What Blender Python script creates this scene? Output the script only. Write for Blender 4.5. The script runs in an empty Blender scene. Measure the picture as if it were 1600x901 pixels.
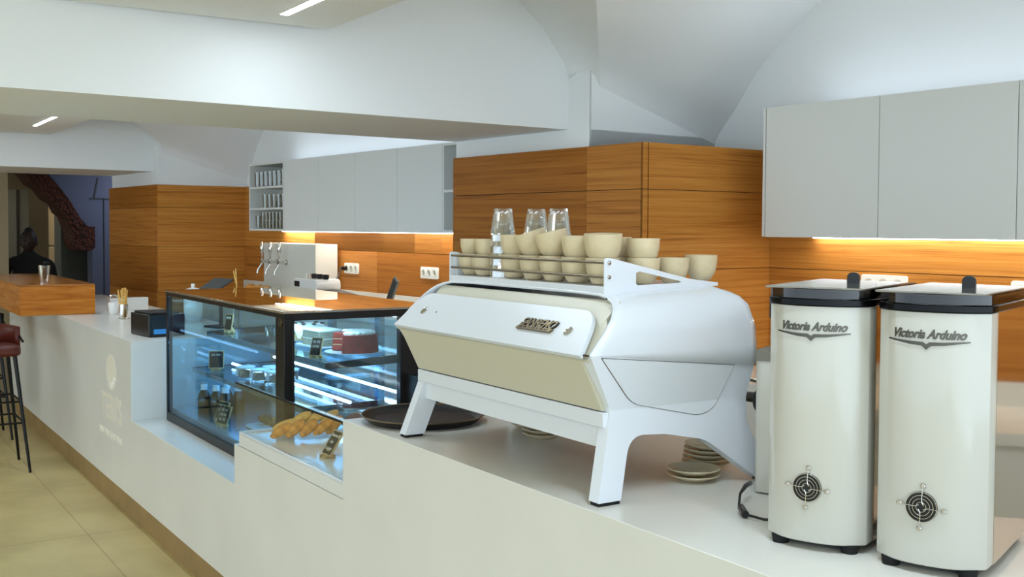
import bpy, bmesh, math, random
from mathutils import Vector, Matrix
random.seed(7)
SC = bpy.context.scene
COL = SC.collection
R = math.radians

# ---------------------------------------------------------------- camera
yaw, pitch, roll = R(147.275), R(2.146), R(-0.294)
FPX = 1699.6
fw = Vector((math.cos(yaw)*math.cos(pitch), math.sin(yaw)*math.cos(pitch), -math.sin(pitch)))
rt0 = Vector((math.sin(yaw), -math.cos(yaw), 0)); dn0 = fw.cross(rt0)
rt = math.cos(roll)*rt0 + math.sin(roll)*dn0
dn = -math.sin(roll)*rt0 + math.cos(roll)*dn0
cam_d = bpy.data.cameras.new('camera'); cam = bpy.data.objects.new('camera', cam_d); COL.objects.link(cam)
M = Matrix(((rt.x, -dn.x, -fw.x), (rt.y, -dn.y, -fw.y), (rt.z, -dn.z, -fw.z))).to_4x4()
M.translation = Vector((0, 0, 1.63)); cam.matrix_world = M
cam_d.sensor_width = 36; cam_d.sensor_fit = 'HORIZONTAL'; cam_d.lens = FPX/1600*36
cam_d.shift_y = -30.25/1600; cam_d.clip_start = 0.05; cam_d.clip_end = 100
SC.camera = cam
# ---------------------------------------------------------------- exposure, world
SC.view_settings.view_transform = 'Standard'
try: SC.view_settings.look = 'None'
except Exception: pass
SC.view_settings.exposure = 0.36; SC.view_settings.gamma = 1.0
SC.view_settings.use_curve_mapping = False
w = bpy.data.worlds.new('world'); SC.world = w; w.use_nodes = True
bg = w.node_tree.nodes['Background']
bg.inputs[0].default_value = (0.70, 0.86, 1.0, 1); bg.inputs[1].default_value = 2.4   # daylight fill, let in where the front and right walls are omitted
_n = w.node_tree.nodes; _l = w.node_tree.links
_t = _n.new('ShaderNodeTexCoord'); _s = _n.new('ShaderNodeSeparateXYZ'); _l.new(_t.outputs['Generated'], _s.inputs[0])
_m = _n.new('ShaderNodeMapRange'); _m.inputs['From Min'].default_value = -.3; _m.inputs['From Max'].default_value = .9; _m.inputs['To Min'].default_value = 1.45; _m.inputs['To Max'].default_value = 3.2
_l.new(_s.outputs[0], _m.inputs[0]); _l.new(_m.outputs[0], bg.inputs[1])   # fill strengthened towards the right, standing in for unseen windows

WA = R(3.945)                       # the back wall stands 3.9 degrees off the counter line
WR = Matrix.Rotation(WA, 4, 'Z')
def W(x, y, z=0.0): return WR @ Vector((x, y, z))
def area(name, loc, size, power, color, rot=(0, 0, 0), wall=False):
    l = bpy.data.lights.new(name, 'AREA'); l.shape = 'RECTANGLE'; l.size, l.size_y = size
    l.energy = power; l.color = color
    o = bpy.data.objects.new(name, l); COL.objects.link(o)
    m = Matrix.Translation(Vector(loc)) @ Matrix.Rotation(rot[2], 4, 'Z') @ Matrix.Rotation(rot[1], 4, 'Y') @ Matrix.Rotation(rot[0], 4, 'X')
    o.matrix_world = (WR @ m) if wall else m
    return o
COOL = (0.72, 0.86, 1.0); WARM = (1.0, 0.93, 0.80)
# LED lines lying on top of the wall cabinets, shining up on the vault
area('cabinet_top_led', (-1.0, 3.96, 2.175), (4.1, .05), .5, COOL, (R(180), 0, 0), True)
area('cabinet_top_led', (-1.0, 3.76, 2.175), (4.1, .05), 4.2, COOL, (R(230), 0, 0), True)
area('cabinet_top_led', (-7.1, 3.96, 2.175), (2.8, .05), .8, COOL, (R(180), 0, 0), True)
area('cabinet_top_led', (-7.1, 3.84, 2.18), (2.8, .05), 3, COOL, (R(222), 0, 0), True)
# LED lines under the wall cabinets
area('under_cabinet_led', (-1.05, 3.93, 1.59), (4.1, .02), 4.6, WARM, (R(-8), 0, 0), True)
area('under_cabinet_led', (-7.05, 3.93, 1.59), (3.2, .02), 6.5, WARM, (R(-8), 0, 0), True)
# LED lines let into the dropped ceiling; those out of view are added for lighting
for x0, x1, p in ((-3.75, -2.85, 3.2), (-1.6, -.7, 10), (.6, 1.5, 8), (-8.96, -8.1, 4), (-6.9, -6.0, 9)):
    area('ceiling_led_and_fill', ((x0+x1)/2, 1.435, 2.385), (x1-x0, .03), p, COOL, (0, 0, 0))
# fill lamps added over the unseen customer side to brighten the room
for x in (-9.0, -6.3, -3.2, .2):
    area('room_fill', (x, -.9, 2.38), (1.2, .5), 9, (.95, .97, 1.0), (0, 0, 0))
area('back_room_fill', (-14.0, 2.9, 2.38), (.8, .8), 13, (1.0, .86, .66), (0, 0, 0), True)  # warm fill added to lift the dark far room
area('side_room_fill', (-11.8, 3.9, 2.38), (.5, .3), 5, (.7, .76, 1.0), (0, 0, 0), True)  # bluish fill added near the arch wall, no fitting there
# ---------------------------------------------------------------- materials
def lin(c):
    return tuple((v/255/12.92 if v/255 <= .04045 else ((v/255+.055)/1.055)**2.4) for v in c) + (1,)
def mat(name, rgb, rough=.5, metal=0.0, coat=0.0, spec=.5, emit=0.0, bump=0.0, bscale=200, var=0.0, vscale=4, trans=0.0, ior=1.45):
    m = bpy.data.materials.new(name); m.use_nodes = True; n = m.node_tree.nodes; L = m.node_tree.links
    b = n['Principled BSDF']; b.inputs['Base Color'].default_value = lin(rgb)
    b.inputs['Roughness'].default_value = rough; b.inputs['Metallic'].default_value = metal
    b.inputs['Coat Weight'].default_value = coat; b.inputs['Coat Roughness'].default_value = .05
    b.inputs['Specular IOR Level'].default_value = spec; b.inputs['IOR'].default_value = ior
    b.inputs['Transmission Weight'].default_value = trans
    if emit: b.inputs['Emission Color'].default_value = lin(rgb); b.inputs['Emission Strength'].default_value = emit
    tc = n.new('ShaderNodeTexCoord')
    if bump:
        t = n.new('ShaderNodeTexNoise'); t.inputs['Scale'].default_value = bscale; t.inputs['Detail'].default_value = 4
        L.new(tc.outputs['Object'], t.inputs['Vector']); bm = n.new('ShaderNodeBump'); bm.inputs['Strength'].default_value = bump; bm.inputs['Distance'].default_value = .002
        L.new(t.outputs[0], bm.inputs['Height']); L.new(bm.outputs[0], b.inputs['Normal'])
    if var:
        t = n.new('ShaderNodeTexNoise'); t.inputs['Scale'].default_value = vscale; t.inputs['Detail'].default_value = 5
        L.new(tc.outputs['Object'], t.inputs['Vector']); r = n.new('ShaderNodeValToRGB')
        c = lin(rgb); r.color_ramp.elements[0].color = tuple(v*(1-var) for v in c[:3])+(1,); r.color_ramp.elements[1].color = tuple(min(1, v*(1+var)) for v in c[:3])+(1,)
        r.color_ramp.elements[0].position = .3; r.color_ramp.elements[1].position = .7
        L.new(t.outputs[0], r.inputs[0]); L.new(r.outputs[0], b.inputs['Base Color'])
    return m
def wood(name, dark, mid, light, scale=(1.0, 1.0, 64), rough=.55, off=0.0):
    m = bpy.data.materials.new(name); m.use_nodes = True; n = m.node_tree.nodes; L = m.node_tree.links
    b = n['Principled BSDF']; b.inputs['Roughness'].default_value = rough; b.inputs['Specular IOR Level'].default_value = .18
    tc = n.new('ShaderNodeTexCoord'); mp = n.new('ShaderNodeMapping'); mp.inputs['Scale'].default_value = scale; mp.inputs['Location'].default_value = (off, off*2, off*3)
    L.new(tc.outputs['Object'], mp.inputs['Vector'])
    a = n.new('ShaderNodeTexNoise'); a.inputs['Scale'].default_value = 1; a.inputs['Detail'].default_value = 7; a.inputs['Roughness'].default_value = .62; a.inputs['Distortion'].default_value = .9
    L.new(mp.outputs[0], a.inputs['Vector'])
    mp2 = n.new('ShaderNodeMapping'); mp2.inputs['Scale'].default_value = tuple(s*k for s, k in zip(scale, (3, 3, 5))); L.new(tc.outputs['Object'], mp2.inputs['Vector'])
    c = n.new('ShaderNodeTexNoise'); c.inputs['Scale'].default_value = 1; c.inputs['Detail'].default_value = 4; L.new(mp2.outputs[0], c.inputs['Vector'])
    mx = n.new('ShaderNodeMath'); mx.operation = 'MULTIPLY_ADD'; mx.inputs[1].default_value = .35; L.new(c.outputs[0], mx.inputs[0])
    sc = n.new('ShaderNodeMath'); sc.operation = 'MULTIPLY'; sc.inputs[1].default_value = .65; L.new(a.outputs[0], sc.inputs[0]); L.new(sc.outputs[0], mx.inputs[2])
    r = n.new('ShaderNodeValToRGB'); e = r.color_ramp.elements; e[0].position = .36; e[0].color = lin(dark); e[1].position = .66; e[1].color = lin(light)
    k = e.new(.47); k.color = lin(mid)
    L.new(mx.outputs[0], r.inputs[0]); L.new(r.outputs[0], b.inputs['Base Color'])
    bp = n.new('ShaderNodeBump'); bp.inputs['Strength'].default_value = .12; bp.inputs['Distance'].default_value = .002; L.new(mx.outputs[0], bp.inputs['Height']); L.new(bp.outputs[0], b.inputs['Normal'])
    return m
def glass(name, tint=(1, 1, 1), lo=.05, hi=.9, gloss=(1, 1, 1), blend=.35, rough=.02):
    m = bpy.data.materials.new(name); m.use_nodes = True; n = m.node_tree.nodes; L = m.node_tree.links
    n.remove(n['Principled BSDF']); o = n['Material Output']
    t = n.new('ShaderNodeBsdfTransparent'); t.inputs[0].default_value = tint+(1,)
    g = n.new('ShaderNodeBsdfGlossy'); g.inputs['Color'].default_value = gloss+(1,); g.inputs['Roughness'].default_value = rough
    lw = n.new('ShaderNodeLayerWeight'); lw.inputs['Blend'].default_value = blend
    mr = n.new('ShaderNodeMapRange'); mr.inputs['To Min'].default_value = lo; mr.inputs['To Max'].default_value = hi
    L.new(lw.outputs['Facing'], mr.inputs['Value']); mx = n.new('ShaderNodeMixShader')
    L.new(mr.outputs[0], mx.inputs[0]); L.new(t.outputs[0], mx.inputs[1]); L.new(g.outputs[0], mx.inputs[2]); L.new(mx.outputs[0], o.inputs['Surface'])
    return m
def floor_mat():
    m = mat('floor_tile', (172, 156, 120), .42); n = m.node_tree.nodes; L = m.node_tree.links; b = n['Principled BSDF']
    tc = n.new('ShaderNodeTexCoord'); br = n.new('ShaderNodeTexBrick'); br.offset = 0; br.inputs['Scale'].default_value = 1
    br.inputs['Brick Width'].default_value = 1.2; br.inputs['Row Height'].default_value = 1.2; br.inputs['Mortar Size'].default_value = .004
    br.inputs['Color1'].default_value = lin((206, 188, 132)); br.inputs['Color2'].default_value = lin((198, 180, 126)); br.inputs['Mortar'].default_value = lin((178, 156, 106))
    L.new(tc.outputs['Object'], br.inputs['Vector'])
    no = n.new('ShaderNodeTexNoise'); no.inputs['Scale'].default_value = 2.2; no.inputs['Detail'].default_value = 8
    L.new(tc.outputs['Object'], no.inputs['Vector']); r = n.new('ShaderNodeValToRGB'); r.color_ramp.elements[0].color = (.78, .76, .72, 1); r.color_ramp.elements[1].color = (1, 1, 1, 1); r.color_ramp.elements[0].position = .35; r.color_ramp.elements[1].position = .62
    L.new(no.outputs[0], r.inputs[0]); mx = n.new('ShaderNodeMix'); mx.data_type = 'RGBA'; mx.blend_type = 'MULTIPLY'; mx.inputs[0].default_value = 1
    L.new(br.outputs[0], mx.inputs[6]); L.new(r.outputs[0], mx.inputs[7]); L.new(mx.outputs[2], b.inputs['Base Color'])
    return m
def brick_mat():
    m = mat('old_brick', (60, 30, 18), .9); n = m.node_tree.nodes; L = m.node_tree.links; b = n['Principled BSDF']
    tc = n.new('ShaderNodeTexCoord'); v = n.new('ShaderNodeTexVoronoi'); v.inputs['Scale'].default_value = 34; L.new(tc.outputs['Object'], v.inputs['Vector'])
    r = n.new('ShaderNodeValToRGB'); r.color_ramp.elements[0].color = lin((96, 46, 24)); r.color_ramp.elements[1].color = lin((28, 14, 10)); L.new(v.outputs[0], r.inputs[0]); L.new(r.outputs[0], b.inputs['Base Color'])
    bp = n.new('ShaderNodeBump'); bp.inputs['Distance'].default_value = .03; L.new(v.outputs[0], bp.inputs['Height']); L.new(bp.outputs[0], b.inputs['Normal'])
    return m
MT = dict(
    plaster=mat('white_plaster', (234, 235, 234), .9, bump=.15, bscale=14),
    bluewall=mat('blue_grey_paint', (92, 96, 114), .8), greywall=mat('grey_green_paint', (86, 90, 84), .8), khaki=mat('khaki_paint', (150, 134, 104), .6),
    counter=mat('counter_quartz', (224, 222, 214), .28, var=.03, vscale=3), kick=mat('kick_stone', (150, 122, 78), .5, var=.12, vscale=7),
    white=mat('white_lacquer', (226, 226, 222), .45), cab=mat('cabinet_white', (222, 222, 216), .4), gap=mat('gap_shadow_brown', (70, 52, 36), .8),
    mwhite=mat('machine_white', (222, 226, 232), .22, coat=.35), mplate=mat('machine_plate', (216, 220, 224), .3), mlow=mat('machine_lower_panel', (202, 197, 176), .35),
    gwhite=mat('grinder_white', (190, 187, 176), .16, coat=.6), bsteel=mat('badge_steel', (84, 80, 72), .25, 1), rail=mat('rail_steel', (140, 130, 114), .25, 1), steel=mat('brushed_steel', (190, 184, 174), .25, 1), mirror=mat('polished_steel', (200, 186, 164), .08, 1),
    chrome=mat('chrome', (214, 212, 206), .07, 1), bronze=mat('bronze', (128, 112, 84), .3, 1), black=mat('black_plastic', (12, 12, 13), .3), matt=mat('matt_black', (10, 10, 10), .6),
    blackm=mat('black_metal', (14, 14, 15), .35, .4), gloss=mat('black_gloss', (4, 4, 5), .2, spec=.2), rubber=mat('rubber', (16, 16, 16), .8),
    cup=mat('cup_stoneware', (212, 194, 158), .3, var=.08, vscale=26), cupin=mat('cup_inside', (232, 224, 204), .3),
    saucer=mat('saucer_stoneware', (212, 198, 166), .3), traytop=mat('tray_brown', (38, 23, 14), .6, var=.25, vscale=60),
    glass=glass('clear_glass', (.92, .93, .92), .14, .95, (1, 1, 1), .5), sglass=glass('shelf_tumbler_glass', (.84, .84, .82), .05, .55, (.85, .85, .82), .4), pane=glass('pane_glass', (.80, .92, .97), .04, .26, (.9, .95, 1), .22),
    shelfg=glass('shelf_glass', (.75, .92, 1), .10, .6, (.8, .93, 1), .3), smoke=glass('smoked_hopper', (.30, .26, .22), .06, .40, (.7, .68, .66), .25),
    toppane=glass('case_top_glass', (.30, .24, .18), .12, .95, (1, .97, .92), .55, .012),
    hood=glass('hood_glass', (.96, .98, .97), .02, .25, (1, 1, 1), .2),
    bluemetal=mat('case_steel', (150, 176, 192), .22, .9), led=mat('led_white', (235, 244, 255), .5, emit=14), ledtop=mat('led_cool_line', (225, 238, 255), .5, emit=4), bluled=mat('led_blue_white', (196, 226, 255), .5, emit=5.5),
    socket=mat('socket_white', (236, 236, 228), .35), hole=mat('socket_hole', (216, 212, 198), .6),
    leather=mat('brown_leather', (84, 26, 12), .45, bump=.3, bscale=90), skin=mat('dark_skin', (44, 26, 18), .6), cloth=mat('black_cloth', (9, 9, 10), .9), hair=mat('black_hair', (8, 7, 7), .6),
    straw=mat('paper_straw', (226, 180, 96), .6, var=.3, vscale=120), biscuit=mat('biscuit', (206, 142, 66), .85, var=.35, vscale=38, bump=.8, bscale=120), biscuit2=mat('brown_cookie', (132, 76, 36), .85, var=.4, vscale=60, bump=.9, bscale=110),
    pale=mat('pale_biscuit', (226, 178, 96), .8, var=.2, vscale=50, bump=.5, bscale=120), chalk=mat('chalk_white', (214, 206, 186), .9), board=mat('blackboard', (12, 12, 13), .7), lwood=mat('light_wood', (196, 168, 118), .7, var=.15, vscale=30),
    red=mat('red_sponge', (150, 30, 12), .9, var=.3, vscale=60, bump=1, bscale=160), cream=mat('cream_icing', (240, 236, 222), .5, bump=.4, bscale=50), greycake=mat('poppy_sponge', (142, 132, 112), .9, var=.3, vscale=90, bump=.8, bscale=160),
    tan=mat('bundt_sponge', (196, 158, 112), .8, var=.2, vscale=50), choc=mat('chocolate', (56, 34, 30), .4), plate=mat('white_porcelain', (232, 232, 228), .2, coat=.4), cola=mat('dark_bottle', (26, 16, 12), .1, coat=.5),
    screen=mat('blue_screen', (40, 110, 170), .3, emit=.5), paper=mat('paper_edges', (216, 210, 194), .8), grey=mat('grey_edge', (120, 116, 104), .5), tapw=mat('tap_box_white', (214, 214, 204), .35),
    spot=mat('spot_lamp', (255, 232, 200), .5, emit=6), brick=brick_mat(), floor=floor_mat(),
    faint=mat('pale_print', (240, 232, 214), .4), dgrey=mat('dark_grey', (56, 58, 58), .4))
D, Mi, Lt = (150, 92, 34), (188, 122, 50), (206, 144, 68)
MT['oak'] = wood('oak_panel', D, Mi, Lt); MT['oak2'] = wood('oak_panel_brown', (128, 72, 22), (158, 96, 32), (176, 112, 44), off=3.1)
MT['oak3'] = wood('oak_panel_figured', (142, 86, 33), (178, 112, 47), (196, 132, 60), (.8, .8, 34), off=7.7)
MT['barwood'] = wood('bar_wood', (146, 78, 22), (186, 110, 36), (206, 136, 56), (2, 2, 30), .25)
MT['bartop'] = wood('bar_top_wood', (120, 62, 24), (168, 104, 46), (192, 130, 66), (18, 1.2, 6), .16)
# ---------------------------------------------------------------- mesh helpers
def rnd(pts, rad, seg=6):
    """round the corners of a closed polygon (list of 2-D points); rad is one radius or one per corner"""
    out = []; n = len(pts)
    for i, p in enumerate(pts):
        r = rad[i] if isinstance(rad, (list, tuple)) else rad
        p = Vector(p); a = Vector(pts[i-1])-p; b = Vector(pts[(i+1) % n])-p
        if r <= 0: out.append((p.x, p.y)); continue
        r = min(r, a.length*.49, b.length*.49); A = p+a.normalized()*r; B = p+b.normalized()*r
        for k in range(seg+1):
            t = k/seg; q = A*(1-t)**2+p*2*t*(1-t)+B*t*t; out.append((q.x, q.y))
    return out
class MB:
    def __init__(s): s.bm = bmesh.new()
    def face(s, vs):
        try: return s.bm.faces.new(vs)
        except ValueError: return None
    def box(s, x0, x1, y0, y1, z0, z1, m=None):
        m = m or Matrix.Identity(4)
        v = [s.bm.verts.new(m @ Vector(p)) for p in ((x0,y0,z0),(x1,y0,z0),(x1,y1,z0),(x0,y1,z0),(x0,y0,z1),(x1,y0,z1),(x1,y1,z1),(x0,y1,z1))]
        for f in ((0,3,2,1),(4,5,6,7),(0,1,5,4),(1,2,6,5),(2,3,7,6),(3,0,4,7)): s.face([v[i] for i in f])
        return s
    def prism(s, pts, h0, h1, axis='z', m=None, mp=None):
        """pts: polygon; axis z -> (x,y), axis x -> (y,z), axis y -> (x,z)"""
        m = m or Matrix.Identity(4)
        def P(p, h):
            q = {'z': (p[0], p[1], h), 'x': (h, p[0], p[1]), 'y': (p[0], h, p[1])}[axis]
            if mp: q = mp(q)
            return m @ Vector(q)
        a = [s.bm.verts.new(P(p, h0)) for p in pts]; b = [s.bm.verts.new(P(p, h1)) for p in pts]; n = len(pts)
        s.face(a[::-1]); s.face(b)
        for i in range(n): s.face([a[i], a[(i+1) % n], b[(i+1) % n], b[i]])
        return s
    def lathe(s, prof, seg=28, m=None, close=False):
        m = m or Matrix.Identity(4); rings = []
        for r, z in prof:
            if r < 1e-6: rings.append([s.bm.verts.new(m @ Vector((0, 0, z)))])
            else: rings.append([s.bm.verts.new(m @ Vector((r*math.cos(2*math.pi*k/seg), r*math.sin(2*math.pi*k/seg), z))) for k in range(seg)])
        for A, B in zip(rings, rings[1:]):
            for k in range(seg):
                j = (k+1) % seg
                if len(A) == 1 and len(B) == 1: continue
                if len(A) == 1: s.face([A[0], B[j], B[k]])
                elif len(B) == 1: s.face([A[k], A[j], B[0]])
                else: s.face([A[k], A[j], B[j], B[k]])
        return s
    def tube(s, path, r, seg=10, m=None, cap=True):
        m = m or Matrix.Identity(4); P = [Vector(p) for p in path]; rings = []; up = None
        for i, p in enumerate(P):
            t = (P[min(i+1, len(P)-1)]-P[max(i-1, 0)]).normalized()
            if up is None: up = t.orthogonal().normalized()
            up = (up - t*up.dot(t)); up = up.normalized() if up.length > 1e-6 else t.orthogonal().normalized()
            sd = t.cross(up); rr = r[i] if isinstance(r, (list, tuple)) else r
            rings.append([s.bm.verts.new(m @ (p+up*rr*math.cos(2*math.pi*k/seg)+sd*rr*math.sin(2*math.pi*k/seg))) for k in range(seg)])
        for A, B in zip(rings, rings[1:]):
            for k in range(seg): s.face([A[k], A[(k+1) % seg], B[(k+1) % seg], B[k]])
        if cap: s.face(rings[0][::-1]); s.face(rings[-1])
        return s
    def torus(s, R_, r, m=None, seg=36, ss=8):
        m = m or Matrix.Identity(4); rings = []
        for k in range(seg):
            a = 2*math.pi*k/seg
            rings.append([s.bm.verts.new(m @ Vector(((R_+r*math.cos(2*math.pi*j/ss))*math.cos(a), (R_+r*math.cos(2*math.pi*j/ss))*math.sin(a), r*math.sin(2*math.pi*j/ss)))) for j in range(ss)])
        for k in range(seg):
            A, B = rings[k], rings[(k+1) % seg]
            for j in range(ss): s.face([A[j], B[j], B[(j+1) % ss], A[(j+1) % ss]])
        return s
    def warp(s, zs, fn):
        for z in zs:
            g = s.bm.verts[:]+s.bm.edges[:]+s.bm.faces[:]
            bmesh.ops.bisect_plane(s.bm, geom=g, plane_co=(0, 0, z), plane_no=(0, 0, 1))
        bmesh.ops.triangulate(s.bm, faces=[f for f in s.bm.faces if len(f.verts) > 4])
        for v in s.bm.verts: v.co = Vector(fn(v.co))
        return s
    def grid(s, rows):
        V = [[s.bm.verts.new(Vector(p)) for p in r] for r in rows]
        for A, B in zip(V, V[1:]):
            for k in range(len(A)-1): s.face([A[k], A[k+1], B[k+1], B[k]])
        return s
    def blob(s, c, rad, m=None, seg=16, rings=10, fn=None):
        """ellipsoid; fn(unit vector) -> scale"""
        m = m or Matrix.Identity(4); prev = None; c = Vector(c)
        for i in range(rings+1):
            th = math.pi*i/rings; cur = []
            for k in range(1 if i in (0, rings) else seg):
                ph = 2*math.pi*k/seg; u = Vector((math.sin(th)*math.cos(ph), math.sin(th)*math.sin(ph), math.cos(th)))
                f = fn(u) if fn else 1
                cur.append(s.bm.verts.new(m @ (c+Vector((u.x*rad[0]*f, u.y*rad[1]*f, u.z*rad[2]*f)))))
            if prev:
                for k in range(seg):
                    j = (k+1) % seg
                    if len(prev) == 1: s.face([prev[0], cur[k], cur[j]])
                    elif len(cur) == 1: s.face([prev[k], cur[0], prev[j]])
                    else: s.face([prev[k], cur[k], cur[j], prev[j]])
            prev = cur
        return s
    def build(s, name, m, parent=None, smooth=False, bevel=0.0, label=None, ang=40, loc=None, rot=None, solid=0.0, sub=0, recalc=True):
        if recalc: bmesh.ops.recalc_face_normals(s.bm, faces=s.bm.faces[:])
        me = bpy.data.meshes.new(name); s.bm.to_mesh(me); s.bm.free(); me.materials.append(MT[m] if isinstance(m, str) else m)
        if smooth or bevel or sub:
            me.polygons.foreach_set('use_smooth', [True]*len(me.polygons))
            if not sub: me.set_sharp_from_angle(angle=R(ang))
        o = bpy.data.objects.new(name, me); COL.objects.link(o)
        if parent: o.parent = parent
        if loc: o.location = loc
        if rot: o.rotation_euler = rot
        if solid: d = o.modifiers.new('s', 'SOLIDIFY'); d.thickness = solid; d.offset = -1
        if bevel: d = o.modifiers.new('b', 'BEVEL'); d.width = bevel; d.segments = 3; d.limit_method = 'ANGLE'; d.angle_limit = R(40); d.harden_normals = False
        if sub: d = o.modifiers.new('u', 'SUBSURF'); d.levels = sub; d.render_levels = sub
        if label: o['label'] = label
        return o
def tag(o, label, cat, group=None, kind=None):
    o['label'] = label; o['category'] = cat
    if group: o['group'] = group
    if kind: o['kind'] = kind
    return o
def thing(name, label, cat, loc=(0, 0, 0), rz=0.0, group=None, wall=False, rot=None):
    o = bpy.data.objects.new(name, None); COL.objects.link(o); o.empty_display_size = .05
    o.location = W(*loc) if wall else loc; o.rotation_euler = rot or (0, 0, rz+(WA if wall else 0))
    return tag(o, label, cat, group)
def struct(o, label=None, wall=False):
    o['kind'] = 'structure'
    if label: o['label'] = label
    if wall: o.rotation_euler = (0, 0, WA)
    return o
def dup(o, loc, rz=None, label=None, rot=None):
    c = o.copy(); COL.objects.link(c); c.location = loc
    if rz is not None: c.rotation_euler = (0, 0, rz)
    if rot is not None: c.rotation_euler = rot
    if label: c['label'] = label
    for ch in list(o.children):
        d = ch.copy(); COL.objects.link(d); d.parent = c
        for g in list(ch.children):
            e = g.copy(); COL.objects.link(e); e.parent = d
    return c
def text(name, s, size, m, parent, mx, ext=.0008, shear=0.0, align='CENTER', spacing=1.0, bold=0.0, sx=1.0):
    """lettering as a mesh; mx places text plane (x right, y up, z out)"""
    cu = bpy.data.curves.new(name, 'FONT'); cu.body = s; cu.size = size; cu.extrude = ext; cu.shear = shear; cu.align_x = align; cu.align_y = 'CENTER'; cu.space_character = spacing; cu.offset = bold
    t = bpy.data.objects.new('tmp', cu); COL.objects.link(t); bpy.context.view_layer.update()
    me = bpy.data.meshes.new_from_object(t.evaluated_get(bpy.context.evaluated_depsgraph_get())); bpy.data.objects.remove(t)
    me.transform(Matrix.Scale(sx, 4, (1, 0, 0)))
    me.transform(mx); me.materials.clear(); me.materials.append(MT[m]); me.name = name
    o = bpy.data.objects.new(name, me); COL.objects.link(o); o.parent = parent
    return o
def basis(o, x, y):
    x = Vector(x).normalized(); y = Vector(y).normalized(); z = x.cross(y).normalized(); y = z.cross(x)
    m = Matrix(((x.x, y.x, z.x), (x.y, y.y, z.y), (x.z, y.z, z.z))).to_4x4(); m.translation = Vector(o); return m
T = Matrix.Translation
def scrawl(name, m, parent, mx, width, h, r=.0006, seed=1, gaps=2):
    # handwriting too small to read: short looping strokes
    rn = random.Random(seed); mb = MB(); n = max(2, gaps); x = -width/2
    for k in range(n):
        L_ = width/n*rn.uniform(.65, .9); c = max(4, int(L_/h*1.7)); pts = []
        for j in range(c*4+1):
            a = j/4; pts.append((x+L_*a/c+.25*h*math.sin(a*6.28), h*.5*math.cos(a*6.28)*(1 if int(a) % 3 else 1.5), 0))
        mb.tube(pts, r, 5, mx); x += width/n
    return mb.build(name, m, parent)
def Rz(a): return Matrix.Rotation(a, 4, 'Z')
def Rx(a): return Matrix.Rotation(a, 4, 'X')
def Ry(a): return Matrix.Rotation(a, 4, 'Y')
# ---------------------------------------------------------------- setting (wall frame unless noted)
f = MB().grid([[(x, y, 0) for x in (-17, 5)] for y in (-7, 6)]).build('floor', 'floor'); struct(f)
PW = 'plaster'
# back wall with plaster above the oak lining
struct(MB().box(-10.9, 3.2, 4.05, 4.25, 0, 3.3).build('wall_back', PW), wall=True)
# oak lining on the back wall, panel by panel
def lining(x0, x1, joints, name='trim', mats=('oak', 'oak3', 'oak2')):
    zs = (0.0, .6, 1.05, 1.452, 1.80, 2.0)
    o = MB().box(x0, x1, 4.036, 4.05, 0, 2.0).build('trim_1', 'gap'); struct(o, wall=True)
    k = 0
    for z0, z1 in zip(zs, zs[1:]):
        js = [x0]+[j for j in joints(z0) if x0 < j < x1]+[x1]
        for a, b in zip(js, js[1:]):
            MB().box(a+.0012, b-.0012, 4.018, 4.037, z0+.0015, z1-.0015).build('wood_panel', mats[k % 3], o); k += 1
lining(-9.53, -4.83, lambda z: (-7.075,) if z < 1.3 else ((-6.2, -8.1) if z < 1.6 else (-7.3,)))
lining(-3.373, 3.2, lambda z: (-1.9, .4) if z < 1.3 else (-1.1,))
# plastered piers and oak lined cupboard fronts around them
def pier(xl, xr, wl, wr, n, split):
    struct(MB().box(wl, wr, 3.24, 4.06, 0, 2.08).prism([(wl, 2.0), (wr, 2.0), (wr, 2.381), (wr-.151, 2.325), (wl, 2.325)], 3.23, 3.239, 'y').build('wall_pier', PW), wall=True)
    o = MB().box(xl+.012, xr-.012, 3.212, 4.05, 0, 1.995).build('trim_%d' % n, 'gap'); struct(o, wall=True)
    zs = (0, .6, 1.05, 1.452, 1.80, 2.0); k = 0
    for z0, z1 in zip(zs, zs[1:]):
        for a, b in zip([xl]+split, split+[xr]):
            MB().box(a+.001, b-.001, 3.20, 3.213, z0+.0015, z1-.0015).build('wood_panel', ('oak2', 'oak3')[k % 2], o); k += 1
        if n == 2: MB().box(xr-.013, xr, 3.20, 3.228, z0+.0015, z1-.0015).build('wood_edge', 'oak', o)
        MB().box(xr-.013, xr, 3.234 if n == 2 else 3.2135, 4.05, z0+.0015, z1-.0015).build('wood_panel', ('oak', 'oak')[k % 2], o)
        MB().box(xl, xl+.013, 3.214, 4.05, z0+.0015, z1-.0015).build('wood_panel', 'oak2', o)
pier(-4.825, -3.373, -4.84, -3.756, 2, [-3.74])
pier(-10.9, -9.53, -10.9, -9.55, 3, [])
# transverse beams
struct(MB().box(-4.84, -3.907, -5.0, 3.24, 2.088, 3.25).build('trim_4', PW), wall=True)
struct(MB().box(-10.9, -9.707, -5.0, 3.24, 2.12, 3.25).build('trim_5', PW), wall=True)
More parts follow.
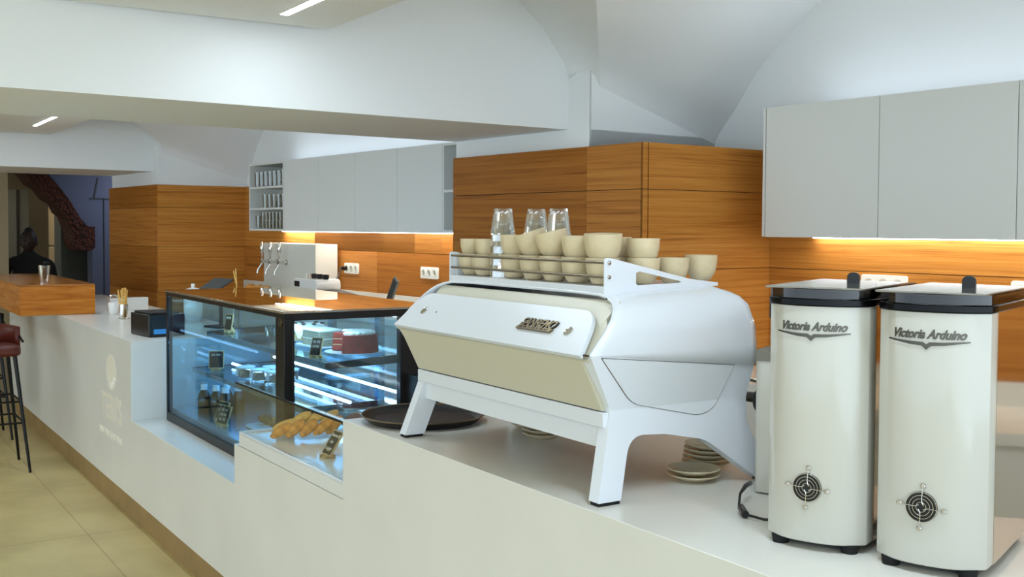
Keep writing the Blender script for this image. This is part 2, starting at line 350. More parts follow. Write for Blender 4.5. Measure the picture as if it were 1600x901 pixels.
# groin vault of a bay, mirrored about its centre
CZ = [(0, 2.05), (.03, 2.10), (.07, 2.145), (.137, 2.215), (.22, 2.33), (.33, 2.441), (.478, 2.563), (.63, 2.661), (.85, 2.77), (1.2, 2.88), (1.6, 2.95), (2.0, 2.985), (2.4, 3.0)]
GZ = [(0, 2.277), (.03, 2.32), (.06, 2.35), (.1, 2.38), (.2, 2.43), (.4, 2.50), (.6, 2.59), (.85, 2.68), (1.2, 2.79), (1.6, 2.89), (2.0, 2.96), (2.4, 3.0)]
AZ = [(-.2, 2.15), (0, 2.32), (.015, 2.375), (.15, 2.535), (.29, 2.646), (.5, 2.76), (.8, 2.86), (1.3, 2.94), (1.8, 2.98), (2.4, 3.0)]   # y measured from 3.23 towards the room
def itp(T_, s):
    for (a, u), (b, v) in zip(T_, T_[1:]):
        if s <= b:
            t = (s-a)/(b-a); return u+(v-u)*max(0, t)
    return T_[-1][1]
def bay(xl, xr, xbl, xbr, nm):
    half = (xr-xl)/2; k = 2.4/half if half else 1; gk = .93
    S = [i/40*2.4 for i in range(41)]; S = [0, .02, .035, .05, .07, .085]+S[2:]
    mb = MB()
    for sg in (1, -1):
        x_of = (lambda s: xl+s*half/2.4) if sg == 1 else (lambda s: xr-s*half/2.4)
        # web against the back wall (ruled between wall arch and groin)
        rows = []
        for s in S:
            yg = 3.289-gk*s; rows.append([(x_of(s), 4.06+(yg-4.06)*t, itp(CZ, s)+(itp(GZ, s)-itp(CZ, s))*t) for t in (0, .25, .5, .75, 1)])
        mb.grid(rows)
        # web against the beam
        xb = xbl if sg == 1 else xbr; rows = []
        rows.append([(xb+(x_of(0)-xb)*t, 3.226, 2.32+(2.381-2.32)*t) for t in (0, .25, .5, .75, 1)])
        for s in S:
            y = 3.289-gk*s; za = itp(AZ, 3.23-y); 
            if s < .07: za = max(za, 2.32)
            xg = x_of(s); zg = itp(GZ, s); rows.append([(xb+(xg-xb)*t, y, za+(zg-za)*t) for t in (0, .25, .5, .75, 1)])
        mb.grid(rows)
    o = mb.build(nm, PW, smooth=True, ang=14, recalc=False); struct(o, wall=True)
    # flat crown over the middle of the room
    c = MB().grid([[(xl-.2, 3.289-gk*2.4+.25, 3.0), (xr+.2, 3.289-gk*2.4+.25, 3.0)], [(xl-.2, -5, 3.0), (xr+.2, -5, 3.0)]]).build('ceiling', PW); struct(c, wall=True)
bay(-3.756, 1.10, -3.907, 1.25, 'ceiling')
bay(-9.556, -4.84, -9.707, -4.84, 'ceiling')
# little gables that carry the vault between pier head and back wall
def gable(x, n):
    struct(MB().prism([(3.228, 2.0), (4.06, 2.0), (4.06, 2.075), (3.289, 2.277), (3.228, 2.379)], x-.10, x, 'x').build('wall_gable', PW), wall=True)
gable(-3.756, 1); gable(-9.556, 2)
struct(MB().box(1.15, 2.05, -5, 4.05, 2.09, 3.25).build('trim_6', PW), wall=True)
struct(MB().box(1.15, 2.05, 3.23, 4.05, 2.0, 3.1).build('wall_pier', PW), wall=True)
# dropped ceiling over the customer side, parallel to the counter
for x0, x1 in ((-3.9, 1.2), (-9.75, -4.75), (-15.5, -10.9)):
    struct(MB().box(x0-.05, x1+.1, -5.0, 1.69, 2.395, 2.47).build('ceiling', PW))
    struct(MB().box(x0-.05, x1+.1, 1.66, 1.69, 2.47, 3.02).build('ceiling_edge', PW))
# room beyond the last beam (wall frame)
struct(MB().box(-16.6, -16.4, -5, 7, 0, 3).build('wall_left', 'khaki'), wall=True)
struct(MB().box(-16.5, -10.9, 4.4, 4.6, 0, 3).build('wall_far_back', 'bluewall'), wall=True)
struct(MB().box(-11.02, -10.91, -5, 2.285, 0, 2.12).build('wall_far_side', 'khaki'), wall=True)
struct(MB().grid([[(-16.5, -5, 2.42), (-10.9, -5, 2.42)], [(-16.5, 5, 2.42), (-10.9, 5, 2.42)]]).build('ceiling', PW), wall=True)
# painted spandrel wall with the old brick arch springing from a corbel
ext = [(2.956, 2.175), (3.03, 2.09), (3.104, 1.994), (3.175, 1.895), (3.234, 1.79), (3.285, 1.705), (3.332, 1.648), (3.36, 1.628), (3.427, 1.624)]
inn = [(2.72, 2.167), (2.80, 2.09), (2.877, 2.009), (2.96, 1.935), (3.037, 1.856), (3.09, 1.79), (3.134, 1.719), (3.186, 1.637)]
up = [(2.5, 2.55), (2.25, 2.75)]
o = struct(MB().prism(up[::-1]+ext+[(3.427, 0), (4.4, 0), (4.4, 3), (2.25, 3)], -12.5, -12.3, 'x').build('wall_arch', 'bluewall'), wall=True)
ipts = []
for i, p in enumerate(inn):
    j = .012*(-1)**i; ipts.append((p[0]+j*.5, p[1]+j))
o = MB().prism([(2.3, 2.68), (2.6, 2.47)]+ext+[(3.427, 1.624), (3.43, 1.40), (3.391, 1.365), (3.25, 1.366), (3.215, 1.43), (3.20, 1.50), (3.186, 1.637)]+ipts[::-1]+[(2.3, 2.45)], -12.62, -12.2, 'x').build('trim_7', 'brick'); struct(o, 'dark old brick arch ending in a corbel', wall=True)
struct(MB().box(-12.9, -12.62, 3.18, 4.4, 0, 2.4).build('wall_niche', 'greywall'), wall=True)
struct(MB().box(-12.302, -12.288, 3.548, 3.556, 0, 1.93).build('trim_8', 'dgrey'), wall=True)
struct(MB().box(-12.302, -12.288, 3.40, 3.90, 1.93, 1.94).build('trim_9', 'dgrey'), wall=True)
struct(MB().prism([(3.441, 1.935), (3.455, 1.935), (3.50, 2.16), (3.486, 2.16)], -12.302, -12.288, 'x').build('trim_10', 'dgrey'), wall=True)
# back room things: pale cupboard run and a dark glazed door
dr = struct(MB().box(-15.2, -15.14, 3.05, 3.42, 0, 2.1).build('door_1', 'greywall'), wall=True)
struct(MB().box(-15.14, -15.1, 3.27, 3.30, 0, 2.1).build('trim_11', 'matt'), wall=True)
cb = thing('tall_cabinet', 'pale tall cabinet with a horizontal joint standing in the far back room', 'cabinet', (-14.4, 3.72, 0), wall=True)
for z0, z1 in ((0, 1.37), (1.375, 2.15)): MB().box(-.3, .3, -.17, .6, z0, z1).build('door', 'khaki', cb, bevel=.02)
sp = thing('spot_light', 'small round ceiling spot glowing beyond the bar', 'lamp', (-13.4, 2.93, 2.40), wall=True)
MB().lathe([(0, 0), (.07, 0), (.07, .02), (0, .02)], 24).build('lens', 'spot', sp); MB().torus(.075, .008).build('ring', 'cab', sp)
# LED bars in the dropped ceiling
for i, (x0, x1, lb) in enumerate(((-3.75, -2.85, 'slim white LED bar in the dropped ceiling nearest the camera'), (-8.96, -8.1, 'slim white LED bar in the dropped ceiling behind the beam'))):
    t = thing('led_ceiling_light', lb, 'light', ((x0+x1)/2, 1.435, 2.395), group='LED bars in the dropped ceiling')
    h = (x1-x0)/2
    MB().box(-h, h, -.014, .014, -.006, .004).build('diffuser', 'led', t)
    MB().box(-h-.006, h+.006, -.018, -.0145, -.004, .006).box(-h-.006, h+.006, .0145, .018, -.004, .006).build('frame', 'cab', t)
# ---------------------------------------------------------------- wall cabinets (wall frame)
def wall_unit(name, x0, x1, label, cat='cabinet', group=None):
    return thing(name, label, cat, ((x0+x1)/2, 3.7, 1.6), wall=True, group=group)
def closed(x0, x1, label, last=False):
    t = wall_unit('wall_cabinet', x0, x1, label, group='white wall cabinets'); h = (x1-x0)/2
    MB().box(-h, h, .02, .315, 0, .555).build('body', 'cab', t)
    MB().box(-h+.0015, h-.0015, 0, .019, -.002, .556).build('door', 'cab', t, bevel=.0015)
closed(-3.135, -2.57, 'white wall cabinet beside the oak pier, leftmost of the right-hand row')
closed(-2.57, -2.009, 'white wall cabinet above the right-hand grinder')
closed(-2.009, -1.45, 'white wall cabinet cut by the right edge of the photo')
for k in range(1): closed(-1.45+k*.56, -.89+k*.56, 'white wall cabinet to the right of the photo edge')
MB().box(-3.15, -3.137, 3.7, 4.015, 1.6, 2.157).build('trim_12', 'cab'); bpy.data.objects['trim_12']['kind'] = 'structure'; bpy.data.objects['trim_12'].rotation_euler.z = WA
xs = (-8.0, -7.396, -6.834, -6.252, -5.70)
for i in range(4):
    closed(xs[i], xs[i+1], ('white wall cabinet right next to the shelves of drinking glasses', 'second white wall cabinet from the shelves of drinking glasses', 'third white wall cabinet from the shelves of drinking glasses', 'white wall cabinet next to the narrow open end shelf')[i])
def open_unit(x0, x1, zs, label, t_=.016):
    t = wall_unit('open_shelf_unit', x0, x1, label, 'shelf'); h = (x1-x0)/2
    MB().box(-h, -h+t_, 0, .315, 0, .555).build('side_panel', 'cab', t); MB().box(h-t_, h, 0, .315, 0, .555).build('side_panel', 'cab', t)
    MB().box(-h+t_, h-t_, .305, .315, t_, .555-t_).build('back_panel', 'cab', t)
    for z in (0, .555-t_): MB().box(-h+t_, h-t_, 0, .315, z, z+t_).build('end_board', 'cab', t)
    for z in zs: MB().box(-h+t_, h-t_, .002, .305, z, z+t_).build('shelf', 'cab', t)
    return t
open_unit(-8.68, -8.003, (.172, .346), 'open white wall shelf stocked with three tiers of drinking glasses')
open_unit(-5.697, -5.05, (.25,), 'open white end shelf with stemmed glasses beside the oak pier')
# glasses on the shelves
def tumbler(name, label, group, r0, r1, h, t=.0025, facets=0):
    o = MB().lathe([(0, 0), (r0, 0), (r1, h), (r1-t, h), (r0-t, .01), (0, .01)], 20).build(name, 'sglass', smooth=True, ang=50)
    return tag(o, label, 'glass', group)
proto = tumbler('drinking_glass', 'tall clear drinking glass upside down on the top open shelf', 'tall glasses on the top open shelf', .030, .036, .125)
used = []
def place(o, p, label=None, group=None, rot=None):
    if o.name in used:
        c = dup(o, p, rot=rot); 
    else:
        c = o; o.location = p; used.append(o.name)
        if rot: o.rotation_euler = rot
    if label: c['label'] = label
    if group: c['group'] = group
    return c
for j, y in enumerate((3.75, 3.84)):
    for i in range(7): place(proto, W(-8.60+i*.085, y, 1.6+.346+.016))
p2 = tumbler('drinking_glass', 'clear drinking glass on the middle open shelf', 'glasses on the middle open shelf', .027, .036, .11)
for j, y in enumerate((3.75, 3.84)):
    for i in range(5): place(p2, W(-8.44+i*.088, y, 1.6+.172+.016))
p3 = tumbler('drinking_glass', 'small clear tumbler in the stacked rows on the bottom open shelf', 'small tumblers stacked on the bottom open shelf', .025, .031, .068)
for L_ in range(2):
    for i in range(7): place(p3, W(-8.46+i*.067, 3.74, 1.6+.016+L_*.069))
    for i in range(7): place(p3, W(-8.46+i*.067, 3.82, 1.6+.016+L_*.069))
p4 = tumbler('drinking_glass', 'single taller glass left of the stacked tumblers on the bottom open shelf', None, .028, .036, .11); p4.location = W(-8.60, 3.76, 1.616)
def stem(label, p):
    o = MB().lathe([(0, 0), (.032, 0), (.032, .003), (.004, .008), (.004, .07), (.02, .085), (.034, .12), (.030, .165), (.028, .165), (.032, .12), (.018, .088), (0, .08)], 20).build('wine_glass', 'glass', smooth=True, ang=50); tag(o, label, 'glass', 'stemmed glasses on the end shelf'); o.location = p; return o
s1 = stem('stemmed glass on the upper board of the narrow end shelf', W(-5.60, 3.78, 1.866)); s2 = dup(s1, W(-5.60, 3.78, 1.6165)); s2['label'] = 'stemmed glass on the lower board of the narrow end shelf'
s3 = dup(s1, W(-5.50, 3.86, 1.866)); s3['label'] = 'stemmed glass further back on the upper board of the narrow end shelf'
# LED profiles that make the cabinets glow
for x0, x1, lb in ((-3.06, .2, 'LED line on top of the right-hand wall cabinets'), (-8.5, -5.75, 'LED line on top of the middle wall cabinets')):
    tag(MB().box(x0, x1, 3.84, 3.87, 2.156, 2.166).build('led_strip', 'ledtop'), lb, 'light', 'LED lines on the wall cabinets').rotation_euler = (0, 0, WA)
for x0, x1, lb in ((-3.10, .2, 'LED line under the right-hand wall cabinets'), (-8.65, -5.45, 'LED line under the middle wall cabinets')):
    tag(MB().box(x0, x1, 3.985, 4.000, 1.592, 1.6).build('led_strip', 'led'), lb, 'light', 'LED lines on the wall cabinets').rotation_euler = (0, 0, WA)
# sockets
def socket(x, z, label):
    t = thing('wall_socket', label, 'socket', (x, 4.018, z), wall=True, group='triple wall sockets')
    MB().prism(rnd([(-.112, -.04), (.112, -.04), (.112, .04), (-.112, .04)], .012), -.010, 0, 'y').build('frame', 'socket', t, bevel=.002)
    for k in (-.071, 0, .071):
        MB().lathe([(.027, .0), (.027, .003), (.020, .003), (.018, -.0), (0, -.0)], 24, T((k, -.010, 0)) @ Rx(R(90))).build('outlet', 'hole', t, smooth=True)
    return t
socket(-2.75, 1.40, 'triple white socket behind the grinder lids'); socket(-2.08, 1.40, 'triple white socket at the right edge of the photo')
socket(-7.46, 1.315, 'triple white socket with a black plug in it'); socket(-6.34, 1.32, 'triple white socket beside the coffee machine, nothing plugged in')
# back worktops and base units
for x0, x1, zt, lb in ((-9.52, -4.83, 1.06, 'white back worktop between the oak piers'), (-3.36, 1.14, 1.0, 'white back worktop right of the near oak pier')):
    o = tag(MB().box(x0, x1, 3.42, 4.017, zt-.04, zt).build('back_worktop', 'counter', bevel=.002), lb, 'worktop', 'back worktops'); o.rotation_euler.z = WA
    u = MB().box(x0, x1, 4.0, 4.017, zt+.0005, zt+.085).build('upstand', 'counter', o)
    n = int((x1-x0)/.6)
    for k in range(n):
        a = x0+(x1-x0)*k/n; b = x0+(x1-x0)*(k+1)/n
        t = thing('base_cabinet', 'white base cabinet under the '+lb[6:], 'cabinet', ((a+b)/2, 3.45, 0), wall=True, group='white base cabinets')
        h = (b-a)/2; MB().box(-h, h, .02, .56, 0, zt-.042).build('body', 'cab', t); MB().box(-h+.002, h-.002, 0, .019, .1, zt-.045).build('door', 'cab', t)
# ---------------------------------------------------------------- service counter (counter frame)
ctr = thing('service_counter', 'long white stepped service counter running through the cafe', 'counter', (0, 0, 0))
yf, yb = 1.455, 2.25
sil = [(-10.5, .135), (.6, .135), (.6, 1.0), (-3.288, 1.0), (-3.288, .733), (-4.387, .733), (-4.387, .565), (-6.12, .565), (-6.12, 1.0), (-10.5, 1.0)]
MB().prism(sil, yf, yb, 'y').build('body', 'counter', ctr, bevel=.0015)
MB().box(-10.45, .55, yf+.022, yb-.02, 0, .134).build('kick_plate', 'kick', ctr)
# pale print on the counter front
fm = basis((-6.60, yf-.0006, .56), (1, 0, 0), (0, 0, 1))
text('lettering', "TERI'S", .20, 'faint', ctr, fm, ext=.0004, bold=.004, sx=.98)
scrawl('lettering', 'faint', ctr, basis((-6.62, yf-.0002, .405), (1, 0, 0), (0, 0, 1)), .58, .030, .0013, 5, 4)
mb = MB()
c0 = Vector((-6.60, yf-.0006, .775))
mb.prism([(c0.x+.13*math.cos(a), c0.z+.105*math.sin(a)) for a in [2*math.pi*k/40 for k in range(40)]], yf-.0008, yf+.001, 'y')
mb.build('round_emblem', 'faint', ctr)
mb = MB()
for k in range(9):
    a = R(200+k*17); p = Vector((c0.x+.075*math.cos(a), c0.z+.06*math.sin(a))); q = Vector((c0.x+.118*math.cos(a), c0.z+.095*math.sin(a)))
    mb.tube([(p.x, yf-.001, p.y), (q.x, yf-.001, q.y)], .004, 6)
mb.build('emblem_rays', 'counter', ctr)
# ---------------------------------------------------------------- espresso machine
XL, XR = -2.936, -1.943; XC = (XL+XR)/2
em = thing('espresso_machine', 'large white espresso machine standing on angled legs, cups piled on top', 'coffee machine', (XC, 1.7, 1.0))
em_off = Vector((XC, 1.7, 1.0))
E_ = T(-em_off)                     # everything below is written in counter coordinates, then moved under the thing
def dxz(z):                         # the frames pinch in at knee height
    t = [(1.0, 0), (1.1, .018), (1.21, .036), (1.343, .012), (1.5, .012)]
    return itp(t, z)
outline = [(1.467, 1.343), (1.545, 1.209), (1.484, 1.008), (1.550, 1.008), (1.594, 1.150), (1.70, 1.143), (1.826, 1.118), (1.985, 1.008), (2.07, 1.008), (1.965, 1.135), (1.988, 1.291)]
orad = [.004, .02, .003, .003, .045, 0, .03, .003, .003, .05, .004]
poly = rnd(outline, orad)
for s_, x0 in ((1, XR), (-1, XL)):
    mb = MB()
    def mpf(q, s_=s_, x0=x0): return (q[0]-s_*dxz(q[2]), q[1], q[2])
    ZS = [-0+z-1.0 for z in (1.06, 1.11, 1.16, 1.21, 1.26, 1.30)]
    wf = lambda c, s_=s_: (c.x-s_*dxz(c.z+1.0), c.y, c.z)
    mb.prism(poly, x0-s_*.036, x0, 'x', E_).warp(ZS, wf)
    fr = mb.build('side_frame', 'mwhite', em, bevel=.004)
    bmx = MB()
    win = [(1.500, 1.336), (1.604, 1.222), (1.818, 1.176), (1.872, 1.196), (1.918, 1.294)]
    wr_ = [.004, .03, .035, .04, .004]
    wp = rnd(win, wr_)
    cx = sum(p[0] for p in wp)/len(wp); cz = sum(p[1] for p in wp)/len(wp)
    big = [(cx+(p[0]-cx)*1.012, cz+(p[1]-cz)*1.02) for p in wp]
    mp2 = lambda q, s_=s_: (q[0]-s_*.012-s_*max(0, (1.335-q[2]))*.19, q[1], q[2])
    MB().prism(big, x0-s_*.004, x0+s_*.0012, 'x', E_).warp(ZS, wf).build('panel_seam', 'gap', fr)
    MB().prism(wp, x0-s_*.004, x0+s_*.0022, 'x', E_).warp(ZS, wf).build('side_panel', 'mplate', em)
    for py in (1.517, 2.03): MB().box(x0-s_*.034, x0-s_*.003, py-.03, py+.03, 1.0, 1.0085, E_).build('foot', 'rubber', em)
# cover (shell over top, back and both flanks)
cs = [(.482, 1.290), (.4825, 1.343), (.478, 1.39), (.466, 1.425), (.447, 1.447), (.425, 1.460), (.395, 1.469), (.36, 1.474), (.2, 1.477)]
cs = [(-x, z) for x, z in cs]+[(0, 1.477)]+[(x, z) for x, z in cs[::-1]]
def yfz(z): return 1.467+(z-1.343)*.90 if z > 1.343 else 1.467
rows = []
for x, z in cs:
    r = []; y0 = yfz(z); yb_ = 1.988
    for k in range(27):
        y = y0+(yb_-y0)*(k/26)**.8
        zz = z
        if y > 1.888: zz = min(z, 1.376+.101*math.sqrt(max(0, 1-((y-1.888)/.1015)**2)))
        zz += .018*(y-1.58)/.4 if z > 1.40 else 0
        if z < 1.30: zz = 1.343-.1*(y-1.467)
        zz = max(zz, 1.343-.1*(y-1.467)); r.append((XC+x-em_off.x, y-em_off.y, zz-em_off.z))
    rows.append(r)
MB().grid(rows).build('cover', 'mwhite', em, smooth=True, ang=50, solid=.006)
MB().box(XC-.44, XC+.44, 1.9555, 1.962, 1.15, 1.40, E_).build('back_panel', 'dgrey', em)
# sloping front: recessed trough and raised plate
n45 = Vector((0, -1, 1)).normalized()
def slope(x, s, h=0.0):
    p = Vector((x, 1.45+s, 1.343+s))+n45*h; return p
def slope_prism(mb, pts, h0, h1):
    a = [mb.bm.verts.new(slope(x, s, h0)-em_off) for x, s in pts]; b = [mb.bm.verts.new(slope(x, s, h1)-em_off) for x, s in pts]
    mb.face(a[::-1]); mb.face(b); n = len(pts)
    for i in range(n): mb.face([a[i], a[(i+1) % n], b[(i+1) % n], b[i]])
    return mb
slope_prism(MB(), [(-2.916, .002), (-1.963, .002), (-1.985, .075), (-2.03, .105), (-2.85, .105), (-2.89, .075)], -.024, -.017).build('front_recess', 'mlow', em)
MB().prism([(1.535, 1.405), (1.592, 1.460), (1.592, 1.40)], -2.86, -2.005, 'x', E_).build('front_recess', 'mlow', em)
slope_prism(MB(), rnd([(-2.905, 0), (-1.972, 0), (-2.030, .094), (-2.875, .094)], [0, 0, .05, .05], 10), -.012, .001).build('front_plate', 'mplate', em, bevel=.0015)
for x, s, lb in ((-2.795, .045, None), (-2.076, .044, None)):
    b = basis(slope(x, s, .001)-em_off, (1, 0, 0), (0, 1, 1))
    MB().lathe([(.013, 0), (.013, .003), (.011, .004), (.0095, .0022), (0, .0022)], 24, b).build('screw_cap', 'chrome', em, smooth=True, ang=30)
MB().lathe([(.0028, 0), (.0028, .0008), (0, .0008)], 12, basis(slope(-2.726, .046, .001)-em_off, (1, 0, 0), (0, 1, 1))).build('sensor_hole', 'black', em)
# maker badge in relief
bp = basis(slope(-2.213, .048, .0015)-em_off, (1, 0, 0), (0, 1, 1))
bd = MB()
bd.prism([(-.073, -.019), (.073, -.019), (.080, -.009), (-.067, -.009)], 0, .006, 'z', bp)
bdo = bd.build('maker_badge', 'bronze', em)
text('lettering', 'SANREMO', .034, 'black', bdo, bp @ T((.004, .004, 0)), ext=.0035, shear=.35, bold=.0012, spacing=.92, sx=.98)
text('lettering', 'SANREMO', .034, 'bronze', bdo, bp @ T((.003, .0035, .0008)), ext=.0035, shear=.35, bold=.0002, spacing=.92, sx=.98)
scrawl('lettering', 'black', bdo, bp @ T((.004, -.014, .0060)), .125, .0045, .0005, 9, 7)
# lower front panel, drip-tray bands, body core
f0 = [(1.462, 1.343), (1.530, 1.208), (1.60, 1.208), (1.60, 1.343)]
MB().prism(f0, -2.900, -1.992, 'x', E_).build('lower_front_panel', 'mlow', em, bevel=.0012)
MB().prism([(1.4615, 1.3455), (1.468, 1.3455), (1.468, 1.3415), (1.4615, 1.3415)], -2.91, -1.96, 'x', E_).build('seam', 'gap', em)
MB().box(-2.899, -1.984, 1.527, 1.60, 1.170, 1.2055, E_).build('tray_front', 'mwhite', em, bevel=.002)
MB().box(-2.897, -1.985, 1.543, 1.60, 1.118, 1.169, E_).build('tray_lower_front', 'mwhite', em, bevel=.0015)
MB().box(-2.895, -1.988, 1.59, 1.955, 1.152, 1.42, E_).build('body_core', 'dgrey', em)
# cup rail
rk = MB().box(-2.812, -2.066, 1.588, 1.94, 1.470, 1.4915, E_).build('rack_floor', 'mwhite', em, bevel=.001)
sp_ = rnd([(1.588, 1.470), (1.588, 1.560), (1.606, 1.560), (1.86, 1.505), (1.955, 1.494), (1.955, 1.488)], [0, .006, .006, .03, 0, 0])
slot = None
for x0 in (-2.066, -2.815):
    bmn = MB()
    # plate with a slot: outer strip pieces around the opening
    top = lambda y: 1.560-(y-1.606)*.2165
    x1 = x0+.003
    bmn.prism(rnd([(1.588, 1.470), (1.588, 1.560), (1.606, 1.560), (1.685, top(1.685)), (1.685, 1.470)], [0, .006, .006, 0, 0]), x0, x1, 'x', E_)
    bmn.prism([(1.685, top(1.685)), (1.83, top(1.83)), (1.83, top(1.83)-.012), (1.695, top(1.695)-.014), (1.685, top(1.685)-.02)], x0, x1, 'x', E_)
    bmn.prism([(1.685, 1.470), (1.685, 1.497), (1.690, 1.493), (1.826, 1.496), (1.83, 1.498), (1.83, 1.478)], x0, x1, 'x', E_)
    bmn.prism([(1.83, top(1.83)), (1.86, top(1.86)), (1.955, 1.494), (1.955, 1.486), (1.83, 1.478)], x0, x1, 'x', E_)
    bmn.build('rack_side', 'mwhite', em)
for z in (1.549, 1.5145):
    MB().tube([(-2.812, 1.594, z), (-2.066, 1.594, z)], .0036, 10, E_).build('rail', 'rail', em, smooth=True)
    for x in (-2.0625, ): MB().lathe([(.005, 0), (.005, .002), (.002, .003), (0, .003)], 12, E_ @ T((x, 1.602, z)) @ Ry(R(90))).build('bolt', 'steel', em, smooth=True)
MB().box(-2.045, -2.038, 1.579, 1.583, 1.4625, 1.4665, E_).build('cover_slot', 'black', em)
# barista side: group heads and a steam wand end, mostly hidden
for x in (-2.70, -2.44, -2.18):
    g = MB().lathe([(0, 0), (.034, 0), (.034, .05), (.028, .06), (0, .06)], 20, E_ @ T((x, 2.02, 1.19))).build('group_head', 'chrome', em, smooth=True)
    MB().tube([(x, 2.05, 1.185), (x+.01, 2.13, 1.175), (x+.012, 2.19, 1.165)], [.012, .013, .015], 12, E_).build('portafilter_handle', 'black', em, smooth=True)
wd = MB().tube([(-1.985, 1.96, 1.26), (-1.98, 2.03, 1.24), (-1.975, 2.06, 1.15), (-1.97, 2.07, 1.06)], .0055, 10, E_).build('steam_wand', 'chrome', em, smooth=True)
MB().blob((-1.955, 2.01, 1.20), (.020, .03, .035), E_).build('steam_knob', 'black', em, smooth=True)
# ---------------------------------------------------------------- grinders
def grinder(O, ang, label, full=True):
    t = thing('coffee_grinder', label, 'coffee grinder', (O[0], O[1], 1.0), R(ang), group='white coffee grinders')
    wd_, dp = .198, .375
    def back(u): return -.042*(1-abs((u/wd_)*2-1)**2.6)
    N = 28
    us = [wd_*(1-math.cos(math.pi*k/N))/2 for k in range(N+1)]
    foot = [(u, back(u)+.004) for u in us]
    prof = foot+[(wd_+.002, .03), (wd_+.002, .045)]
    pl = [(-.002, .045), (-.002, .03)]
    MB().prism(rnd(pl+foot+[(wd_+.002, .045)], 0), .016, .483, 'z').build('back_shell', 'gwhite', t, smooth=True, ang=60, bevel=.003)
    for x0, x1 in ((-.002, .004), (wd_-.004, wd_+.002)):
        MB().box(x0, x1, .0455, dp, .016, .483).build('side_panel', 'mirror', t)
    MB().box(.006, wd_-.006, .046, dp-.01, .018, .480).build('housing', 'gwhite', t)
    MB().box(.012, wd_-.012, -.015, dp-.02, 0.0, .0155).build('base_plate', 'blackm', t) if False else MB().box(.015, wd_-.015, .0, dp-.03, .006, .0155).build('base_plate', 'black', t)
    for x, y in ((.03, -.005), (wd_-.03, -.005), (.03, dp-.05), (wd_-.03, dp-.05)): MB().lathe([(0, 0), (.016, 0), (.018, .0155), (0, .0155)], 16, T((x, y, 0))).build('foot', 'rubber', t, smooth=True)
    # hopper collar, clear hopper, lid
    def ring(g, y1): return [(-.003-g, .04)]+[(u*(1+2*g/wd_)-g, back(u)+.002-g) for u in us]+[(wd_+.003+g, .04), (wd_+.003+g, y1), (-.003-g, y1)]
    MB().prism(ring(.002, dp), .481, .4965, 'z').build('collar', 'gloss', t, smooth=True, ang=50, bevel=.003)
    MB().prism(ring(0, dp-.005), .4965, .5145, 'z').build('bean_hopper', 'smoke', t, smooth=True, ang=50)
    MB().box(.02, wd_-.02, .02, dp-.04, .497, .507).build('beans_tray', 'black', t, bevel=.003)
    lid = MB().prism(rnd([(-.001, -.036), (wd_-.003, -.036), (wd_+.004, .30), (.0, .34)], .008), .515, .5185, 'z').build('lid', 'smoke2', t, bevel=.001)
    MB().prism(rnd([(-.013, 0), (.013, 0), (.013, .020), (.006, .026), (-.006, .026), (-.013, .020)], .004), -.004, .004, 'y', T((wd_*.60, .17, .5155))).build('knob', 'black', lid, bevel=.001)
    # fan guard on the back
    cu, cz = .093, .1245; y0 = back(cu)+.0035
    b = basis((cu, y0, cz), (1, 0, 0), (0, 0, 1))
    fan = MB().lathe([(.0285, -.0005), (.0285, .0008), (0, .0008)], 36, b).build('fan_opening', 'black', t)
    for r_ in (.0275, .0215, .0155, .009): MB().torus(r_, .0008, b @ T((0, 0, .0028)), 40, 6).build('guard_ring', 'chrome', fan, smooth=True)
    for k in range(4):
        m = b @ Rz(R(90*k-4))
        MB().tube([(.004, -.0045, .004), (.009, -.001, .004), (.014, 0, .004), (.038, 0, .0035)], .0009, 6, m).build('guard_wire', 'chrome', fan, smooth=True)
        MB().lathe([(.0048, 0), (.0048, .003), (.003, .0045), (0, .0045)], 16, m @ T((.0395, 0, .0005))).build('screw', 'steel', fan, smooth=True)
    # script badge
    bb = basis((.098, back(.098)+.0020, .436), (1, 0, 0), (0, 0, 1))
    bend = lambda me, k=1: None
    tx = text('lettering', 'Victoria Arduino', .0235, 'bsteel', t, Matrix.Identity(4), ext=.0008, shear=.45, bold=.0007, sx=1.0)
    wv = [v.co.x for v in tx.data.vertices]; s_ = .128/(max(wv)-min(wv))
    for v in tx.data.vertices:
        u = .096+v.co.x*s_; v.co = Vector((u, back(min(max(u, .001), wd_-.001))+.0036-v.co.z*1.2-.0003, .441+v.co.y))
    mb = MB()
    pts = [(-.073, .0035), (-.03, .0005), (-.006, .0), (0, -.004), (.006, .0), (.03, .0005), (.073, .0035)]; low = [(-.073, .002), (-.03, -.0045), (-.008, -.006), (0, -.0135), (.008, -.006), (.03, -.0045), (.073, .002)]
    A = []; B = []
    fine = lambda L_: [(L_[0][0]+(L_[-1][0]-L_[0][0])*k/48, itp(L_, L_[0][0]+(L_[-1][0]-L_[0][0])*k/48)) for k in range(49)]
    for (a, c), (_, d) in zip(fine(pts), fine(low)):
        u = .096+a; y = back(u)+.0018; A.append(mb.bm.verts.new((u, y, .4265+c+.0008))); B.append(mb.bm.verts.new((u, y, .4265+d)))
    for i in range(len(A)-1): mb.face([A[i], A[i+1], B[i+1], B[i]])
    mb.build('badge_wing', 'bsteel', t)
    return t
MT['smoke2'] = mat('lid_smoked', (120, 114, 100), .09, 0, coat=1)
grinder((-1.355, 1.702), 21.2, 'white coffee grinder nearest the camera, at the right end of the counter')
grinder((-1.569, 1.632), 24.3, 'white coffee grinder between the espresso machine and the nearest grinder')
